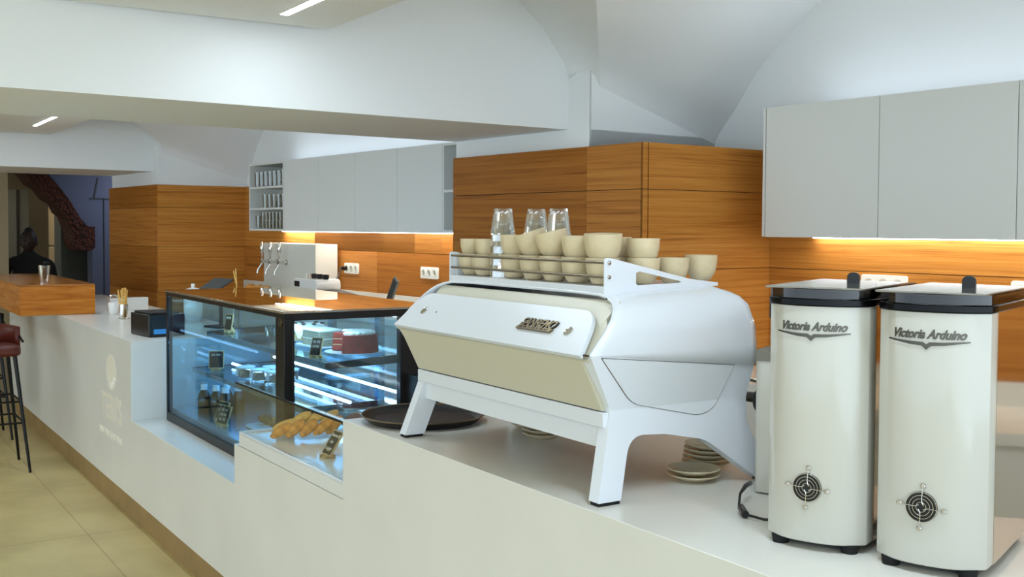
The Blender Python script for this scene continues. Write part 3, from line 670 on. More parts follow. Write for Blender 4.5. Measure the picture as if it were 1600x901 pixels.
# appliance behind, carrying plates
bx = thing('white_appliance', 'narrow white appliance between espresso machine and grinder, plates on top', 'appliance', (-1.862, 1.885, 1.0), R(24))
MB().prism(rnd([(0, 0), (.105, 0), (.105, .24), (0, .24)], .02), .004, .318, 'z').build('body', 'gwhite', bx, smooth=True)
MB().prism(rnd([(-.003, -.003), (.108, -.003), (.108, .243), (-.003, .243)], .02), .3185, .343, 'z').build('top_slab', 'grey', bx, smooth=True)
for x, y in ((.02, .02), (.085, .02), (.02, .22), (.085, .22)): MB().lathe([(0, 0), (.01, 0), (.01, .004), (0, .004)], 12, T((x, y, 0))).build('foot', 'rubber', bx)
pc = Matrix.Translation((-1.862, 1.885, 0)) @ Rz(R(24))
pp = pc @ Vector((.062, .115, 0))
pl0 = MB().lathe([(0, 0), (.040, 0), (.059, .0050), (.0605, .0062), (.058, .0062), (.040, .0018), (0, .0018)], 32).build('side_plate', 'saucer', smooth=True, ang=60)
tag(pl0, 'stoneware side plate in the tall stack behind the left grinder', 'plate', 'tall stack of side plates'); pl0.location = (pp.x, pp.y, 1.3432)
for k in range(1, 13): dup(pl0, (pp.x, pp.y, 1.3432+.0053*k))
kn = thing('tamper_stand', 'black rounded box on top of the plate stack beside the grinder', 'box', (pp.x, pp.y, 1.4135), R(24))
MB().prism(rnd([(-.055, -.05), (.055, -.05), (.055, .05), (-.055, .05)], .02), 0, .042, 'z').build('body', 'matt', kn, bevel=.006)
MB().prism(rnd([(-.05, -.045), (.05, -.045), (.05, .045), (-.05, .045)], .02), .042, .046, 'z').build('lid', 'black', kn)
# power cable
cbl = MB().tube([(-1.83, 1.845, 1.035), (-1.80, 1.80, 1.040), (-1.782, 1.765, 1.030), (-1.765, 1.745, 1.010), (-1.74, 1.73, 1.008)], [.006, .0055, .003, .003, .003], 10).build('power_cable', 'black', smooth=True)
tag(cbl, 'black cable with an inline plug lying left of the grinders', 'cable')
MB().tube([(-1.748, 1.735, 1.010), (-1.700, 1.70, 1.010)], [.0085, .0085], 12).build('inline_plug', 'black', cbl, smooth=True)
MB().tube([(-1.700, 1.70, 1.010), (-1.66, 1.715, 1.006), (-1.62, 1.76, 1.004)], .003, 8).build('lead', 'black', cbl, smooth=True)
# ---------------------------------------------------------------- cups and glasses on the machine
def cup_mesh(name='cup', r=.042, h=.066):
    return MB().lathe([(0, 0), (.020, 0), (.026, .004), (r*.86, h*.33), (r*.965, h*.62), (r, h), (r-.0035, h), (r*.93, h*.62), (r*.8, h*.33), (.02, .009), (0, .008)], 32).build(name, 'cup', smooth=True, ang=60)
cp = cup_mesh(); tag(cp, 'x', 'cup', 'stoneware cups on the espresso machine')
first = [True]
def cup(x, y, z, label, tilt=None, s=1.0, mesh=None):
    o = mesh or cp
    if first[0]: c = o; first[0] = False
    else: c = o.copy(); COL.objects.link(c)
    c.location = (x, y, z); c.scale = (s, s, s)
    c.rotation_euler = tilt or (0, 0, random.uniform(0, 6)); c['label'] = label; return c
ZR = 1.4918
rowx = [(-2.782, 'leftmost'), (-2.705, 'second from the left'), (-2.545, 'third, just right of the glasses'), (-2.446, 'fourth'), (-2.350, 'fifth'), (-2.250, 'sixth'), (-2.146, 'at the right end')]
for i, (x, w_) in enumerate(rowx):
    cup(x, 1.645, ZR, 'stoneware cup behind the front rail, lower layer, '+w_, s=1.0 if i > 1 else .95)
up = [(-2.545, 0, 0, 'upright'), (-2.446, .26, -.20, 'tipped, third from its left end'), (-2.350, .20, -.12, 'slightly tipped'), (-2.250, 0, 0, 'upright and pale'), (-2.146, .04, .03, 'large, at the right end')]
for i, (x, a, b, w_) in enumerate(up):
    cup(x+(.008 if i == 1 else 0), 1.648, ZR+.051+(.012 if a > .1 else 0), 'stoneware cup of the upper front row, '+w_, tilt=(a, b, 0), s=1.14 if i == 4 else 1.05)
for x, w_ in ((-2.785, 'leftmost'), (-2.700, 'second from the left')):
    cup(x, 1.652, ZR+.046, 'stoneware cup of the upper front row above the '+w_+' lower cup', s=.92)
for i, (y, w_) in enumerate(((1.752, 'seen through the slot of the rack side'), (1.848, 'third along the right edge'), (1.945, 'rearmost at the right edge'))):
    cup(-2.116, y, ZR if i < 2 else 1.4975, 'stoneware cup on the machine top, '+w_)
cup(-2.116, 1.750, ZR+.049, 'stoneware cup stacked second along the right edge of the machine', s=1.0)
for i, x in enumerate((-2.215, -2.31, -2.405, -2.50)):
    cup(x, 1.745, ZR, 'stoneware cup in the second row, lower layer, '+('nearest the right end', 'second from the right', 'third from the right', 'fourth from the right')[i])
cup(-2.215, 1.74, ZR+.051, 'stoneware cup in the second row, stacked behind the large right-hand cup')
# clear facetted glasses, nested upside down
def facet_glass(name='glass_tumbler'):
    mb = MB(); seg = 24; t = .0035; H = .092
    def ringf(r, z, dep): return [mb.bm.verts.new((r*(1-dep*(k % 2))*math.cos(2*math.pi*k/seg), r*(1-dep*(k % 2))*math.sin(2*math.pi*k/seg), z)) for k in range(seg)]
    rr = [ringf(.037, 0, 0), ringf(.0365, .018, 0), ringf(.036, .022, .05), ringf(.0285, .078, .06), ringf(.027, .085, 0), ringf(.025, H, 0)]
    top = mb.bm.verts.new((0, 0, H)); inn_ = [ringf(.034, 0, 0), ringf(.0325, .02, 0), ringf(.0235, .080, 0)]; t2 = mb.bm.verts.new((0, 0, .082))
    def con(A, B):
        for k in range(seg): mb.face([A[k], A[(k+1) % seg], B[(k+1) % seg], B[k]])
    for A, B in zip(rr, rr[1:]): con(A, B)
    for k in range(seg): mb.face([rr[-1][k], rr[-1][(k+1) % seg], top]); mb.face([inn_[-1][k], inn_[-1][(k+1) % seg], t2])
    con(inn_[0], inn_[1]); con(inn_[1], inn_[2]); con(rr[0], inn_[0])
    return tag(mb.build(name, 'glass'), 'x', 'glass', 'facetted glasses nested upside down on the machine')
fg = facet_glass(); fgn = [0]
def fglass(x, y, z, label):
    c = fg if fgn[0] == 0 else fg.copy()
    if fgn[0]: COL.objects.link(c)
    fgn[0] += 1; c.location = (x, y, z); c['label'] = label; c.rotation_euler.z = random.random()
for (x, y, n_, w_) in ((-2.618, 1.652, 4, 'left-hand stack beside the cups'), (-2.575, 1.740, 4, 'middle stack'), (-2.455, 1.755, 4, 'right-hand stack')):
    if w_.startswith('middle'): x, y = -2.598, 1.752
    if w_.startswith('right'): x, y = -2.505, 1.765
    for k in range(n_): fglass(x, y, ZR+.034*k, 'clear facetted glass in the '+w_+', '+('lowest', 'second from below', 'third from below', 'topmost')[k])
# ---------------------------------------------------------------- round tray, saucers
tr = thing('serving_tray', 'round dark brown serving tray on the counter by the machine leg', 'tray', (-3.135, 1.672, 1.0))
MB().lathe([(0, 0), (.175, 0), (.198, .020), (.203, .024), (.200, .0245), (.194, .020), (.172, .004), (0, .004)], 56).build('rim', 'black', tr, smooth=True, ang=50)
MB().lathe([(0, .0042), (.172, .0042), (.172, .0047), (0, .0047)], 56).build('liner', 'traytop', tr)
MB().torus(.2012, .0022, T((0, 0, .0238)), 64, 6).build('edge', 'bronze', tr, smooth=True)
sc0 = MB().lathe([(0, 0), (.032, 0), (.036, .003), (.062, .013), (.0665, .0165), (.0655, .018), (.060, .0165), (.036, .008), (0, .007)], 40).build('saucer', 'saucer', smooth=True, ang=60)
tag(sc0, 'x', 'saucer', 'saucers under the espresso machine'); scn = [0]
def saucer(x, y, z, label, tl=None):
    c = sc0 if scn[0] == 0 else sc0.copy()
    if scn[0]: COL.objects.link(c)
    scn[0] += 1; c.location = (x, y, z); c['label'] = label
    if tl: c.rotation_euler = tl
for k in range(2): saucer(-2.038, 1.856, 1.0+.0145*k, 'saucer of the front pair under the machine, '+('lower', 'upper'))if False else saucer(-2.038, 1.856, 1.0+.0145*k, 'saucer of the front pair under the machine, '+('lower one', 'upper one')[k])
for k in range(5): saucer(-2.13+.003*k, 1.985, 1.0+.0125*k, 'saucer in the tall stack behind the front pair, '+('lowest', 'second', 'middle', 'fourth', 'topmost')[k])
for k in range(3): saucer(-2.69, 1.845, 1.0+.0125*k, 'saucer in the stack under the middle of the machine, '+('lowest', 'middle', 'top')[k])
for k in range(3): saucer(-2.84, 1.90, 1.0+.0125*k, 'saucer in the stack next to the tray, '+('lowest', 'middle', 'top')[k])
g = MB().lathe([(0, 0), (.026, 0), (.033, .075), (.0305, .075), (.024, .012), (0, .012)], 24).build('glass_tumbler', 'glass', smooth=True, ang=50); tag(g, 'clear glass standing under the machine beside the tray', 'glass'); g.location = (-2.972, 1.93, 1.0)
# ---------------------------------------------------------------- refrigerated pastry case
CX0, CX1, CY0, CY1, CZ0, CZ1 = -6.045, -4.262, 1.625, 2.36, .566, 1.283
cs_ = thing('pastry_display_case', 'tall black-framed refrigerated glass case lit blue, with cakes on its top shelf', 'display case', (-5.15, 1.99, CZ0))
O = T((5.15, -1.99, -CZ0))
def cb_(x0, x1, y0, y1, z0, z1, name, m, bevel=.0, parent=None): return MB().box(x0, x1, y0, y1, z0, z1, O).build(name, m, parent or cs_, bevel=bevel)
cb_(CX0, CX1, CY0, CY1, CZ0, .612, 'base_frame', 'blackm', .002)
cb_(CX0, CX0+.022, CY0, CY0+.03, .612, CZ1-.03, 'front_post', 'blackm', .002)
cb_(CX1-.100, CX1, CY0, CY0+.035, .612, CZ1-.03, 'corner_post', 'blackm', .003)
cb_(CX1-.035, CX1, CY0+.0352, CY0+.046, .612, CZ1-.03, 'corner_post', 'blackm', .003)
cb_(CX1-.04, CX1, CY1-.20, CY1, .612, CZ1-.03, 'rear_post', 'blackm', .003)
cb_(CX0, CX0+.03, CY1-.05, CY1, .612, CZ1-.03, 'rear_post', 'blackm', .003)
for x in (-5.45, -4.87): cb_(x, x+.05, CY1-.035, CY1-.005, .612, CZ1-.03, 'door_stile', 'bluemetal')
cb_(CX0+.01, CX1-.035, CY1-.045, CY1-.036, .64, CZ1-.04, 'sliding_door', 'pane')
cb_(CX0, CX1, CY0, CY0+.03, CZ1-.030, CZ1-.0105, 'top_rail', 'blackm')
cb_(CX0, CX1, CY1-.03, CY1, CZ1-.030, CZ1-.0105, 'top_rail', 'blackm')
cb_(CX0, CX0+.03, CY0+.0305, CY1-.0305, CZ1-.030, CZ1-.0105, 'top_rail', 'blackm'); cb_(CX1-.03, CX1, CY0+.0305, CY1-.0305, CZ1-.040, CZ1-.0105, 'top_rail', 'blackm')
cb_(CX0-.004, CX1+.006, CY0-.004, CY1+.004, CZ1-.010, CZ1, 'top_glass', 'toppane', .002)
cb_(CX0+.0225, CX1-.1005, CY0+.006, CY0+.012, .6125, CZ1-.031, 'front_glass', 'pane')
cb_(CX1-.012, CX1-.006, CY0+.0465, CY1-.2005, .6125, CZ1-.041, 'end_glass', 'pane')
cb_(CX0+.004, CX0+.010, CY0+.031, CY1-.051, .6125, CZ1-.031, 'end_glass', 'pane')
cb_(CX0+.02, CX1-.02, CY0+.03, CY1-.05, .6125, .632, 'deck', 'bluemetal')
MB().lathe([(0, 0), (.017, 0), (.017, .005), (.013, .006), (.012, .003), (0, .003)], 28, O @ T((CX1-.034, CY0, CZ1-.047)) @ Rx(R(90))).build('lock', 'bronze', cs_, smooth=True, ang=30)
MB().lathe([(0, 0), (.010, 0), (.010, .006), (0, .006)], 24, O @ T((CX1-.034, CY0, CZ1-.047)) @ Rx(R(90))).build('lock_core', 'black', cs_)
MB().lathe([(0, 0), (.012, 0), (.014, .012), (0, .012)], 20, O @ T((CX1, CY1-.10, .93)) @ Ry(R(90))).build('rear_lock', 'bronze', cs_)
# sloping glass shelves on steel brackets
def shelf(x0, x1, y0, y1, z0, z1, nm):
    a = math.atan2(z1-z0, y1-y0)
    mb = MB().prism([(y0, z0), (y1, z1), (y1, z1+.008), (y0, z0+.008)], x0, x1, 'x', O); o = mb.build(nm, 'shelfg', cs_)
    MB().prism([(y0-.004, z0-.014), (y0, z0-.014), (y0, z0+.010), (y0-.004, z0+.010)], x0, x1, 'x', O).build('shelf_front_rail', 'bluemetal', o)
    for x in (x0-.012, x1+.0005): MB().prism([(y0-.004, z0-.016), (y1+.06, z1-.03), (y1+.06, z1+.012), (y0-.004, z0+.010)], x, x+.0115, 'x', O).build('shelf_bracket', 'dgrey', o)
shelf(-5.98, -4.335, 1.84, 2.26, 1.040, 1.062, 'upper_shelf')
shelf(-5.98, -4.40, 1.76, 2.26, .845, .850, 'middle_shelf')
for (x0, x1, y, z) in ((-5.9, -4.33, 2.22, 1.232), (-5.9, -4.33, 2.19, .895), (-5.9, -4.33, 1.95, .872)):
    MB().tube([(x0, y, z), (x1, y, z)], .0075, 8, O).build('led_tube', 'bluled', cs_, smooth=True)
BLUE = (.16, .52, 1.0)
area('case_led', (-5.15, 1.95, 1.225), (1.5, .12), 4.5, (.45, .78, 1.0))
area('case_led', (-5.15, 2.0, 1.005), (1.5, .2), 2.8, BLUE)
area('case_led', (-5.15, 2.0, .825), (1.5, .2), 2.6, BLUE)
# cakes
def zsh(y): return 1.048+(y-1.84)*.0524
ck = thing('red_layer_cake', 'tall red sponge cake with white icing and a slice missing, in the case', 'cake', (-4.52, 2.055, zsh(2.055)+.0045))
ck.rotation_euler.z = R(10)
MB().lathe([(0, 0), (.095, 0), (.13, .006), (.132, .008), (.09, .004), (0, .004)], 40).build('cake_plate', 'plate', ck, smooth=True)
def sector(mb, r, z0, z1, a0, a1, taper=.94, c=(0, 0)):
    pts0 = [(c[0], c[1])]+[(c[0]+r*math.cos(R(a0+(a1-a0)*k/40)), c[1]+r*math.sin(R(a0+(a1-a0)*k/40))) for k in range(41)]
    A = [mb.bm.verts.new((x, y, z0)) for x, y in pts0]; B = [mb.bm.verts.new((c[0]+(x-c[0])*taper, c[1]+(y-c[1])*taper, z1)) for x, y in pts0]
    mb.face(A[::-1]); mb.face(B); n = len(A)
    for i in range(n): mb.face([A[i], A[(i+1) % n], B[(i+1) % n], B[i]])
    return mb
a0, a1 = -64, 210
sector(MB(), .112, .006, .088, a0, a1).build('sponge', 'red', ck, bevel=.004)
for z in (.032, .058): sector(MB(), .106-.002*(z > .04), z, z+.004, a0-.6, a1+.6, 1).build('cream_layer', 'tan', ck)
mb = MB(); sector(mb, .098, .088, .097, a0+4, a1-30, .9)
for k in range(14): a = R(a0+8+k*17.5); mb.blob((.08*math.cos(a), .08*math.sin(a), .093), (.022, .018, .009), seg=10, rings=6)
mb.build('icing', 'cream', ck, smooth=True)
gk_ = thing('square_layer_cake', 'grey layered sponge block with pale icing, middle of the case top shelf', 'cake', (-4.86, 2.05, zsh(2.05)+.0045), R(4))
MB().box(-.12, .11, -.09, .09, 0, .006).build('cake_board', 'plate', gk_)
for z in (.0062, .041): MB().box(-.09, .08, -.065, .065, z, z+.031).build('sponge', 'greycake', gk_, bevel=.003)
MB().box(-.089, .079, -.064, .064, .0374, .0408).build('filling', 'cream', gk_)
MB().prism(rnd([(-.093, -.068), (.083, -.068), (.083, .068), (-.093, .068)], .02), .0722, .082, 'z').build('icing', 'cream', gk_, bevel=.004)
bk = thing('glazed_bundt_cake', 'pale ring cake with white drip glaze at the left of the case top shelf', 'cake', (-5.14, 2.09, zsh(2.09)+.0045))
MB().lathe([(0, 0), (.10, 0), (.125, .006), (.10, .0045), (0, .0045)], 36).build('cake_plate', 'plate', bk, smooth=True)
MB().lathe([(.03, .006), (.03, .05), (.05, .075), (.07, .078), (.095, .06), (.104, .03), (.098, .006)], 40).build('ring_sponge', 'tan', bk, smooth=True)
mb = MB(); seg = 48; rows = []
for i, (r, z) in enumerate(((.032, .052), (.05, .0785), (.07, .0815), (.097, .062), (.107, .035))):
    rows.append([(r*math.cos(2*math.pi*k/seg)*(1.01), r*math.sin(2*math.pi*k/seg), z-(.016*math.sin(k*1.7)+.010*math.cos(k*.9) if i == 4 else 0)) for k in range(seg+1)])
mb.grid(rows).build('glaze', 'cream', bk, smooth=True, ang=70)
for k in range(6): a = k*1.1; MB().blob((.068*math.cos(a), .068*math.sin(a), .084), (.012, .012, .006), seg=10, rings=6).build('chocolate_drop', 'choc', bk, smooth=True)
# price boards
def board(name, label, p, rz, w_, h_, lean, lines, size, easel=True, group=None):
    t = thing(name, label, 'sign', p, rz, group=group)
    B = Rx(R(-lean))
    MB().box(-w_/2, w_/2, -.003, .003, .012, .012+h_, B).build('frame', 'lwood', t)
    f_ = MB().box(-w_/2+.004, w_/2-.004, -.0038, .0, .016, .008+h_, B).build('slate', 'board', t)
    if easel:
        MB().prism([(.03*math.cos(R(a)), .03*math.sin(R(a))) for a in range(0, 181, 15)], -.006, .006, 'y', T((0, .018, .0002))).build('easel_disc', 'lwood', t)
        MB().box(-.02, -.012, -.012, .035, 0, .012).box(.012, .02, -.012, .035, 0, .012).build('easel_foot', 'lwood', t)
    else: MB().box(-w_/3, w_/3, -.002, .03, 0, .011).build('easel_foot', 'lwood', t)
    for i, s in enumerate(lines):
        if s == '~': scrawl('lettering', 'chalk', t, B @ basis((0, -.0040, h_*(.80-.25*i)+.008), (1, 0, 0), (0, 0, 1)), w_*.66, h_*.11, .0008, i+int(w_*1000), 2)
        else: text('lettering', s, size, 'chalk', t, B @ basis((-.006 if i else .002, -.0042, h_*(.84-.27*i)+.008), (1, 0, 0), (0, 0, 1)), ext=.0002, shear=.2, bold=.0003)
    return t
# ---------------------------------------------------------------- low glass-fronted biscuit display
hd = thing('biscuit_display', 'low white-framed glass display of biscuits let into the counter', 'display case', (-3.84, 1.75, .7335))
H = T((3.84, -1.75, -.7335)); hx0, hx1 = -4.335, -3.292
def hb(x0, x1, y0, y1, z0, z1, n, m, bv=0): return MB().box(x0, x1, y0, y1, z0, z1, H).build(n, m, hd, bevel=bv)
hb(hx0, hx1, 1.458, 2.2, .7345, .782, 'drawer_body', 'cab', .002)
hb(hx0, hx1, 1.458, 1.476, .7825, .793, 'rim', 'mwhite', .002)
hb(hx0, hx0+.018, 1.4765, 2.2, .7825, .793, 'rim', 'mwhite', .002)
hb(hx0+.0185, hx1, 1.477, 1.500, .7825, .788, 'inner_rim', 'mwhite', .001)
hb(hx0+.0185, hx1, 1.5005, 2.2, .7825, .7855, 'tray_floor', 'plate')
MB().box(-4.386, -3.292, 1.462, 1.467, .7935, .983, H).build('front_glass', 'hood', hd)
MB().box(-4.386, -3.292, 1.462, 2.18, .984, .990, H).build('top_glass', 'hood', hd)
MB().box(-4.386, -3.292, 1.4605, 1.468, .9835, .9905, H).build('edge_strip', 'blackm', hd)
MB().box(-4.386, -4.380, 1.4675, 1.62, .735, .983, H).build('end_glass', 'hood', hd)
hb(hx0, hx1, 2.185, 2.20, .7945, .99, 'rear_frame', 'blackm')
bisc = [ # x, y, z, lift, roll, length, kind
    (-4.095, 1.508, .000, 30, 52, .098, 1), (-4.078, 1.562, .000, 40, 55, .098, 1), (-4.060, 1.612, .000, 42, 55, .094, 1), (-4.048, 1.664, .004, 34, 50, .100, 1), (-4.060, 1.722, .000, 46, 58, .094, 1),
    (-4.195, 1.560, .014, 15, 35, .108, 0), (-4.185, 1.628, .030, 24, 40, .098, 0), (-4.175, 1.690, .034, 20, 35, .092, 0), (-4.165, 1.748, .034, 24, 35, .090, 0)]
for i, (x, y, z, lf, rl, ln, kd) in enumerate(bisc):
    f_ = lambda u: 1+.04*math.sin(7*u.x+3*u.y+i)+.03*math.sin(13*u.z+2*i)
    o = MB().blob((0, 0, 0), (.021, ln/2, .0105), Rx(R(lf)) @ Ry(R(rl)), seg=20, rings=14, fn=f_).build('biscuit', 'biscuit' if kd else 'pale', smooth=True, ang=180)
    o.location = (x, y+ln/2*.8, .7865+.014+z+ln/2*math.sin(R(lf)))
    pos = ('at the left end', 'second from the left', 'in the middle', 'fourth from the left', 'at the right end')
    tag(o, ('golden oval biscuit leaning in the front row, '+pos[i]) if kd else ('pale oval biscuit lying on the back row, '+('leftmost', 'second', 'third', 'rightmost')[i-5]), 'biscuit', 'oval biscuits in the low display')
for i, (x, y, z) in enumerate(((-4.09, 1.86, .045), (-4.03, 1.90, .03))):
    o = MB().blob((0, 0, 0), (.042, .055, .018), seg=18, rings=10, fn=lambda u: 1+.08*math.sin(9*u.x+4*u.y)).build('biscuit', 'biscuit2', smooth=True); o.location = (x, y, .80+z); o.rotation_euler = (R(18), R(6), 0)
    tag(o, 'dark brown biscuit behind the golden ones, '+('left', 'right')[i], 'biscuit', 'dark biscuits in the low display')
for i in range(9):
    k, r_ = i % 3, i//3
    o = MB().blob((0, 0, 0), (.038, .038, .014), seg=18, rings=10, fn=lambda u: 1+.07*math.sin(8*u.x+5*u.y)).build('cookie', 'biscuit2', smooth=True); o.location = (-3.80+r_*.105, 1.80-.07*r_+.01*k, .7995+.026*k); o.rotation_euler = (R(4*k), R(-5+4*k), k)
    tag(o, 'dark brown cookie in the '+('left', 'middle', 'right')[r_]+' pile behind the chalk sign, '+('lowest', 'middle', 'top')[k], 'cookie', 'cookies piled behind the chalk sign')
board('chalk_sign', 'small chalk sign with three written lines in the low biscuit display', (-3.70, 1.565, .786), R(2), .072, .098, 33, ('Banana &', 'Oat', 'Cookies'), .0165)
board('chalk_sign', 'tiny chalk sign on the case top shelf below the cakes', (-4.50, 1.855, 1.0505), R(38), .055, .085, 22, ('~', '~'), .016)
board('chalk_sign', 'chalk sign at the bottom of the pastry case, front one of two', (-5.33, 1.70, .6325), R(12), .10, .095, 20, ('~', '~', '~'), .02)
board('chalk_sign', 'chalk sign at the bottom of the pastry case, partly behind the front one', (-5.47, 1.735, .6325), R(12), .10, .095, 20, ('~', '~'), .02)
board('chalk_sign', 'chalk sign on the middle shelf of the case seen edge on', (-5.78, 1.82, .8545), R(70), .08, .10, 25, ('~',), .02)
board('chalk_sign', 'chalk sign high at the left end of the case', (-5.83, 1.90, 1.053), R(20), .06, .09, 10, ('~',), .02)
# bottles with white caps
b0 = thing('juice_bottle', 'x', 'bottle', (0, 0, 0), group='dark bottles with white caps')
MB().lathe([(0, 0), (.032, 0), (.034, .004), (.034, .075), (.028, .10), (.017, .118), (.015, .13), (0, .13)], 24).build('bottle', 'cola', b0, smooth=True, ang=50)
MB().lathe([(.018, .122), (.018, .150), (.016, .152), (0, .152)], 24).build('cap', 'plate', b0, smooth=True, ang=50)
bp_ = [(-5.80, 1.76, 'front left'), (-5.72, 1.80, 'front middle'), (-5.62, 1.82, 'front right'), (-5.76, 1.87, 'back left'), (-5.66, 1.90, 'back right')]
for i, (x, y, s) in enumerate(bp_):
    c = b0 if i == 0 else dup(b0, (x, y, .6325)); c.location = (x, y, .6325); c['label'] = 'dark bottle with white cap, case bottom, '+s
# plastic tubs with blue-lit lids on the middle shelf
t0 = thing('dessert_tub', 'x', 'tub', (0, 0, 0), group='lidded dessert tubs')
MB().lathe([(0, 0), (.042, 0), (.046, .05), (.044, .05), (.04, .003), (0, .003)], 28).build('cup', 'glass', t0, smooth=True, ang=50)
MB().lathe([(0, .004), (.038, .004), (.041, .032), (0, .034)], 28).build('filling', 'tan', t0, smooth=True)
MB().lathe([(.048, .049), (.049, .058), (0, .060)], 28).build('lid', 'plate', t0, smooth=True)
MB().box(-.02, .02, -.0475, -.0462, .012, .04).build('paper_label', 'plate', t0)
for i, (x, y, s) in enumerate(((-5.42, 1.86, 'leftmost, front'), (-5.29, 1.89, 'second, front'), (-5.17, 1.93, 'third, front'), (-5.36, 1.98, 'left, behind'), (-5.22, 2.02, 'right, behind'))):
    c = t0 if i == 0 else dup(t0, (x, y, .8535)); c.location = (x, y, .8575); c['label'] = 'clear lidded dessert tub on the middle case shelf, '+s
# pastries on a tray on the deck
pt = tag(MB().prism(rnd([(-5.30, 1.80), (-4.60, 1.80), (-4.60, 2.10), (-5.30, 2.10)], .06), .6325, .642, 'z').build('pastry_platter', 'plate', bevel=.003), 'long white platter of pastries on the floor of the case', 'platter')
for i in range(8):
    x = -5.22+.082*i
    o = MB().blob((0, 0, 0), (.05, .034, .024), seg=18, rings=10, fn=lambda u: 1+.10*math.sin(11*u.x)).build('pastry', 'biscuit' if i % 2 else 'biscuit2', smooth=True); o.location = (x, 1.90+.05*(i % 2), .668); o.rotation_euler = (0, R(8), R(30+20*i))
    tag(o, 'small baked pastry on the long white platter', 'pastry', 'pastries on the long platter')
# ---------------------------------------------------------------- wooden bar slab and things at the left end
bar = thing('wooden_bar', 'thick wooden bar slab lying across the far end of the counter', 'bar', (-9.2, 1.45, 1.001))
MB().box(-1.0, 1.006, -.245, .252, 0, .203).build('body', 'barwood', bar, bevel=.002)
MB().box(-1.0, 1.006, -.245, .252, .2035, .2155).build('top_board', 'bartop', bar, bevel=.002)
wg = thing('water_glass', 'clear glass on the wooden bar with a dark napkin inside', 'glass', (-8.66, 1.44, 1.2165))
MB().lathe([(0, 0), (.030, 0), (.042, .12), (.040, .12), (.028, .01), (0, .01)], 24).build('tumbler', 'glass', wg, smooth=True, ang=50)
MB().blob((.01, .005, .085), (.018, .018, .06), seg=12, rings=8, fn=lambda u: 1+.2*math.sin(5*u.x+4*u.z)).build('napkin', 'cloth', wg, smooth=True)
MB().blob((.022, .012, .14), (.03, .022, .014), seg=12, rings=8, fn=lambda u: 1+.25*math.sin(6*u.x+5*u.y)).build('napkin_fold', 'cloth', wg, smooth=True)
# cups, basin and straws
m0 = MB().lathe([(0, 0), (.028, 0), (.034, .02), (.040, .085), (.036, .088), (.031, .02), (0, .008)], 28).build('white_cup', 'plate', smooth=True, ang=60); tag(m0, 'white cup standing next to the end of the wooden bar', 'cup'); m0.location = (-8.06, 1.80, 1.0)
bs = thing('white_basin', 'low white rectangular basin behind the drinking straws', 'basin', (-8.45, 1.98, 1.0))
MB().prism(rnd([(-.05, -.13), (.05, -.13), (.05, .15), (-.05, .15)], .012), 0, .095, 'z').build('body', 'plate', bs, smooth=True, bevel=.004)
MB().tube([(.02, -.125, .0955), (.02, -.125, .11), (.02, -.09, .118), (.02, -.06, .10)], .008, 10).build('tap', 'chrome', bs, smooth=True)
kb = MB().blob((0, 0, 0), (.028, .028, .028), seg=20, rings=14).build('chrome_ball', 'chrome', smooth=True); tag(kb, 'small chrome ball shaped pourer between white cup and basin', 'utensil'); kb.location = (-8.15, 1.89, 1.0285)
sh_ = thing('straw_holder', 'glass of striped paper straws at the far end of the counter', 'straws', (-7.66, 1.775, 1.0))
MB().lathe([(0, 0), (.045, 0), (.045, .004), (.030, .006), (.030, .10), (.028, .10), (.028, .008), (0, .008)], 24).build('glass_holder', 'glass', sh_, smooth=True, ang=50)
for i in range(11):
    a = i*2.4; r0 = .008+.010*(i % 2); r1 = .020+.016*((i*7) % 5)/4
    MB().tube([(r0*math.cos(a), r0*math.sin(a), .01), (r1*math.cos(a), r1*math.sin(a), .175+.035*((i*3) % 4)/3)], .0042, 8).build('straw', 'straw', sh_, smooth=True)
for k, (r_, z, lb) in enumerate(((.16, 0, 'black round tray at the bottom of the tray stack by the straws'), (.165, .020, 'black round tray on top of the tray stack by the straws'))):
    o = MB().lathe([(0, 0), (r_-.02, 0), (r_, .018), (r_-.003, .0185), (r_-.022, .003), (0, .003)], 44).build('round_tray', 'matt', smooth=True, ang=50); tag(o, lb, 'tray', 'trays by the straws'); o.location = (-7.38, 1.93+.012*k, 1.0+z)
pr_ = thing('receipt_printer', 'black box-shaped receipt printer with a small blue display on the counter end', 'printer', (-6.44, 1.66, 1.0), R(6))
MB().prism(rnd([(-.14, -.085), (.15, -.085), (.15, .13), (-.14, .13)], .01), .003, .128, 'z').build('body', 'black', pr_, bevel=.004)
MB().prism(rnd([(-.13, -.07), (.13, -.07), (.13, .11), (-.13, .11)], .02), .1285, .138, 'z').build('lid', 'matt', pr_, bevel=.003)
MB().box(.1505, .152, -.055, .02, .018, .045).build('display', 'screen', pr_)
MB().box(-.12, .13, -.07, .11, 0, .003).build('foot_pad', 'rubber', pr_)
tb = thing('till_tablet', 'dark tilted till tablet seen from behind over the pastry case', 'tablet', (-6.72, 2.13, 1.0), R(18))
MB().prism(rnd([(-.08, -.06), (.08, -.06), (.08, .06), (-.08, .06)], .02), 0, .012, 'z').build('base', 'black', tb, bevel=.002)
MB().tube([(0, .02, .012), (0, .02, .15), (0, 0, .26)], .012, 12).build('stand', 'black', tb, smooth=True)
MB().box(-.10, .10, -.005, .005, -.065, .065, T((0, -.01, .272)) @ Rx(R(-62))).build('screen_housing', 'dgrey', tb, bevel=.003)
MB().box(-.02, .02, .0052, .0058, -.006, .006, T((0, -.01, .272)) @ Rx(R(-62))).build('badge', 'plate', tb)
jar = thing('sugar_jar', 'white porcelain jar with knobbed lid behind the pastry case', 'jar', (-7.22, 2.12, 1.0))
MB().lathe([(0, 0), (.045, 0), (.06, .04), (.062, .15), (.05, .20), (0, .2)], 28).build('body', 'plate', jar, smooth=True)
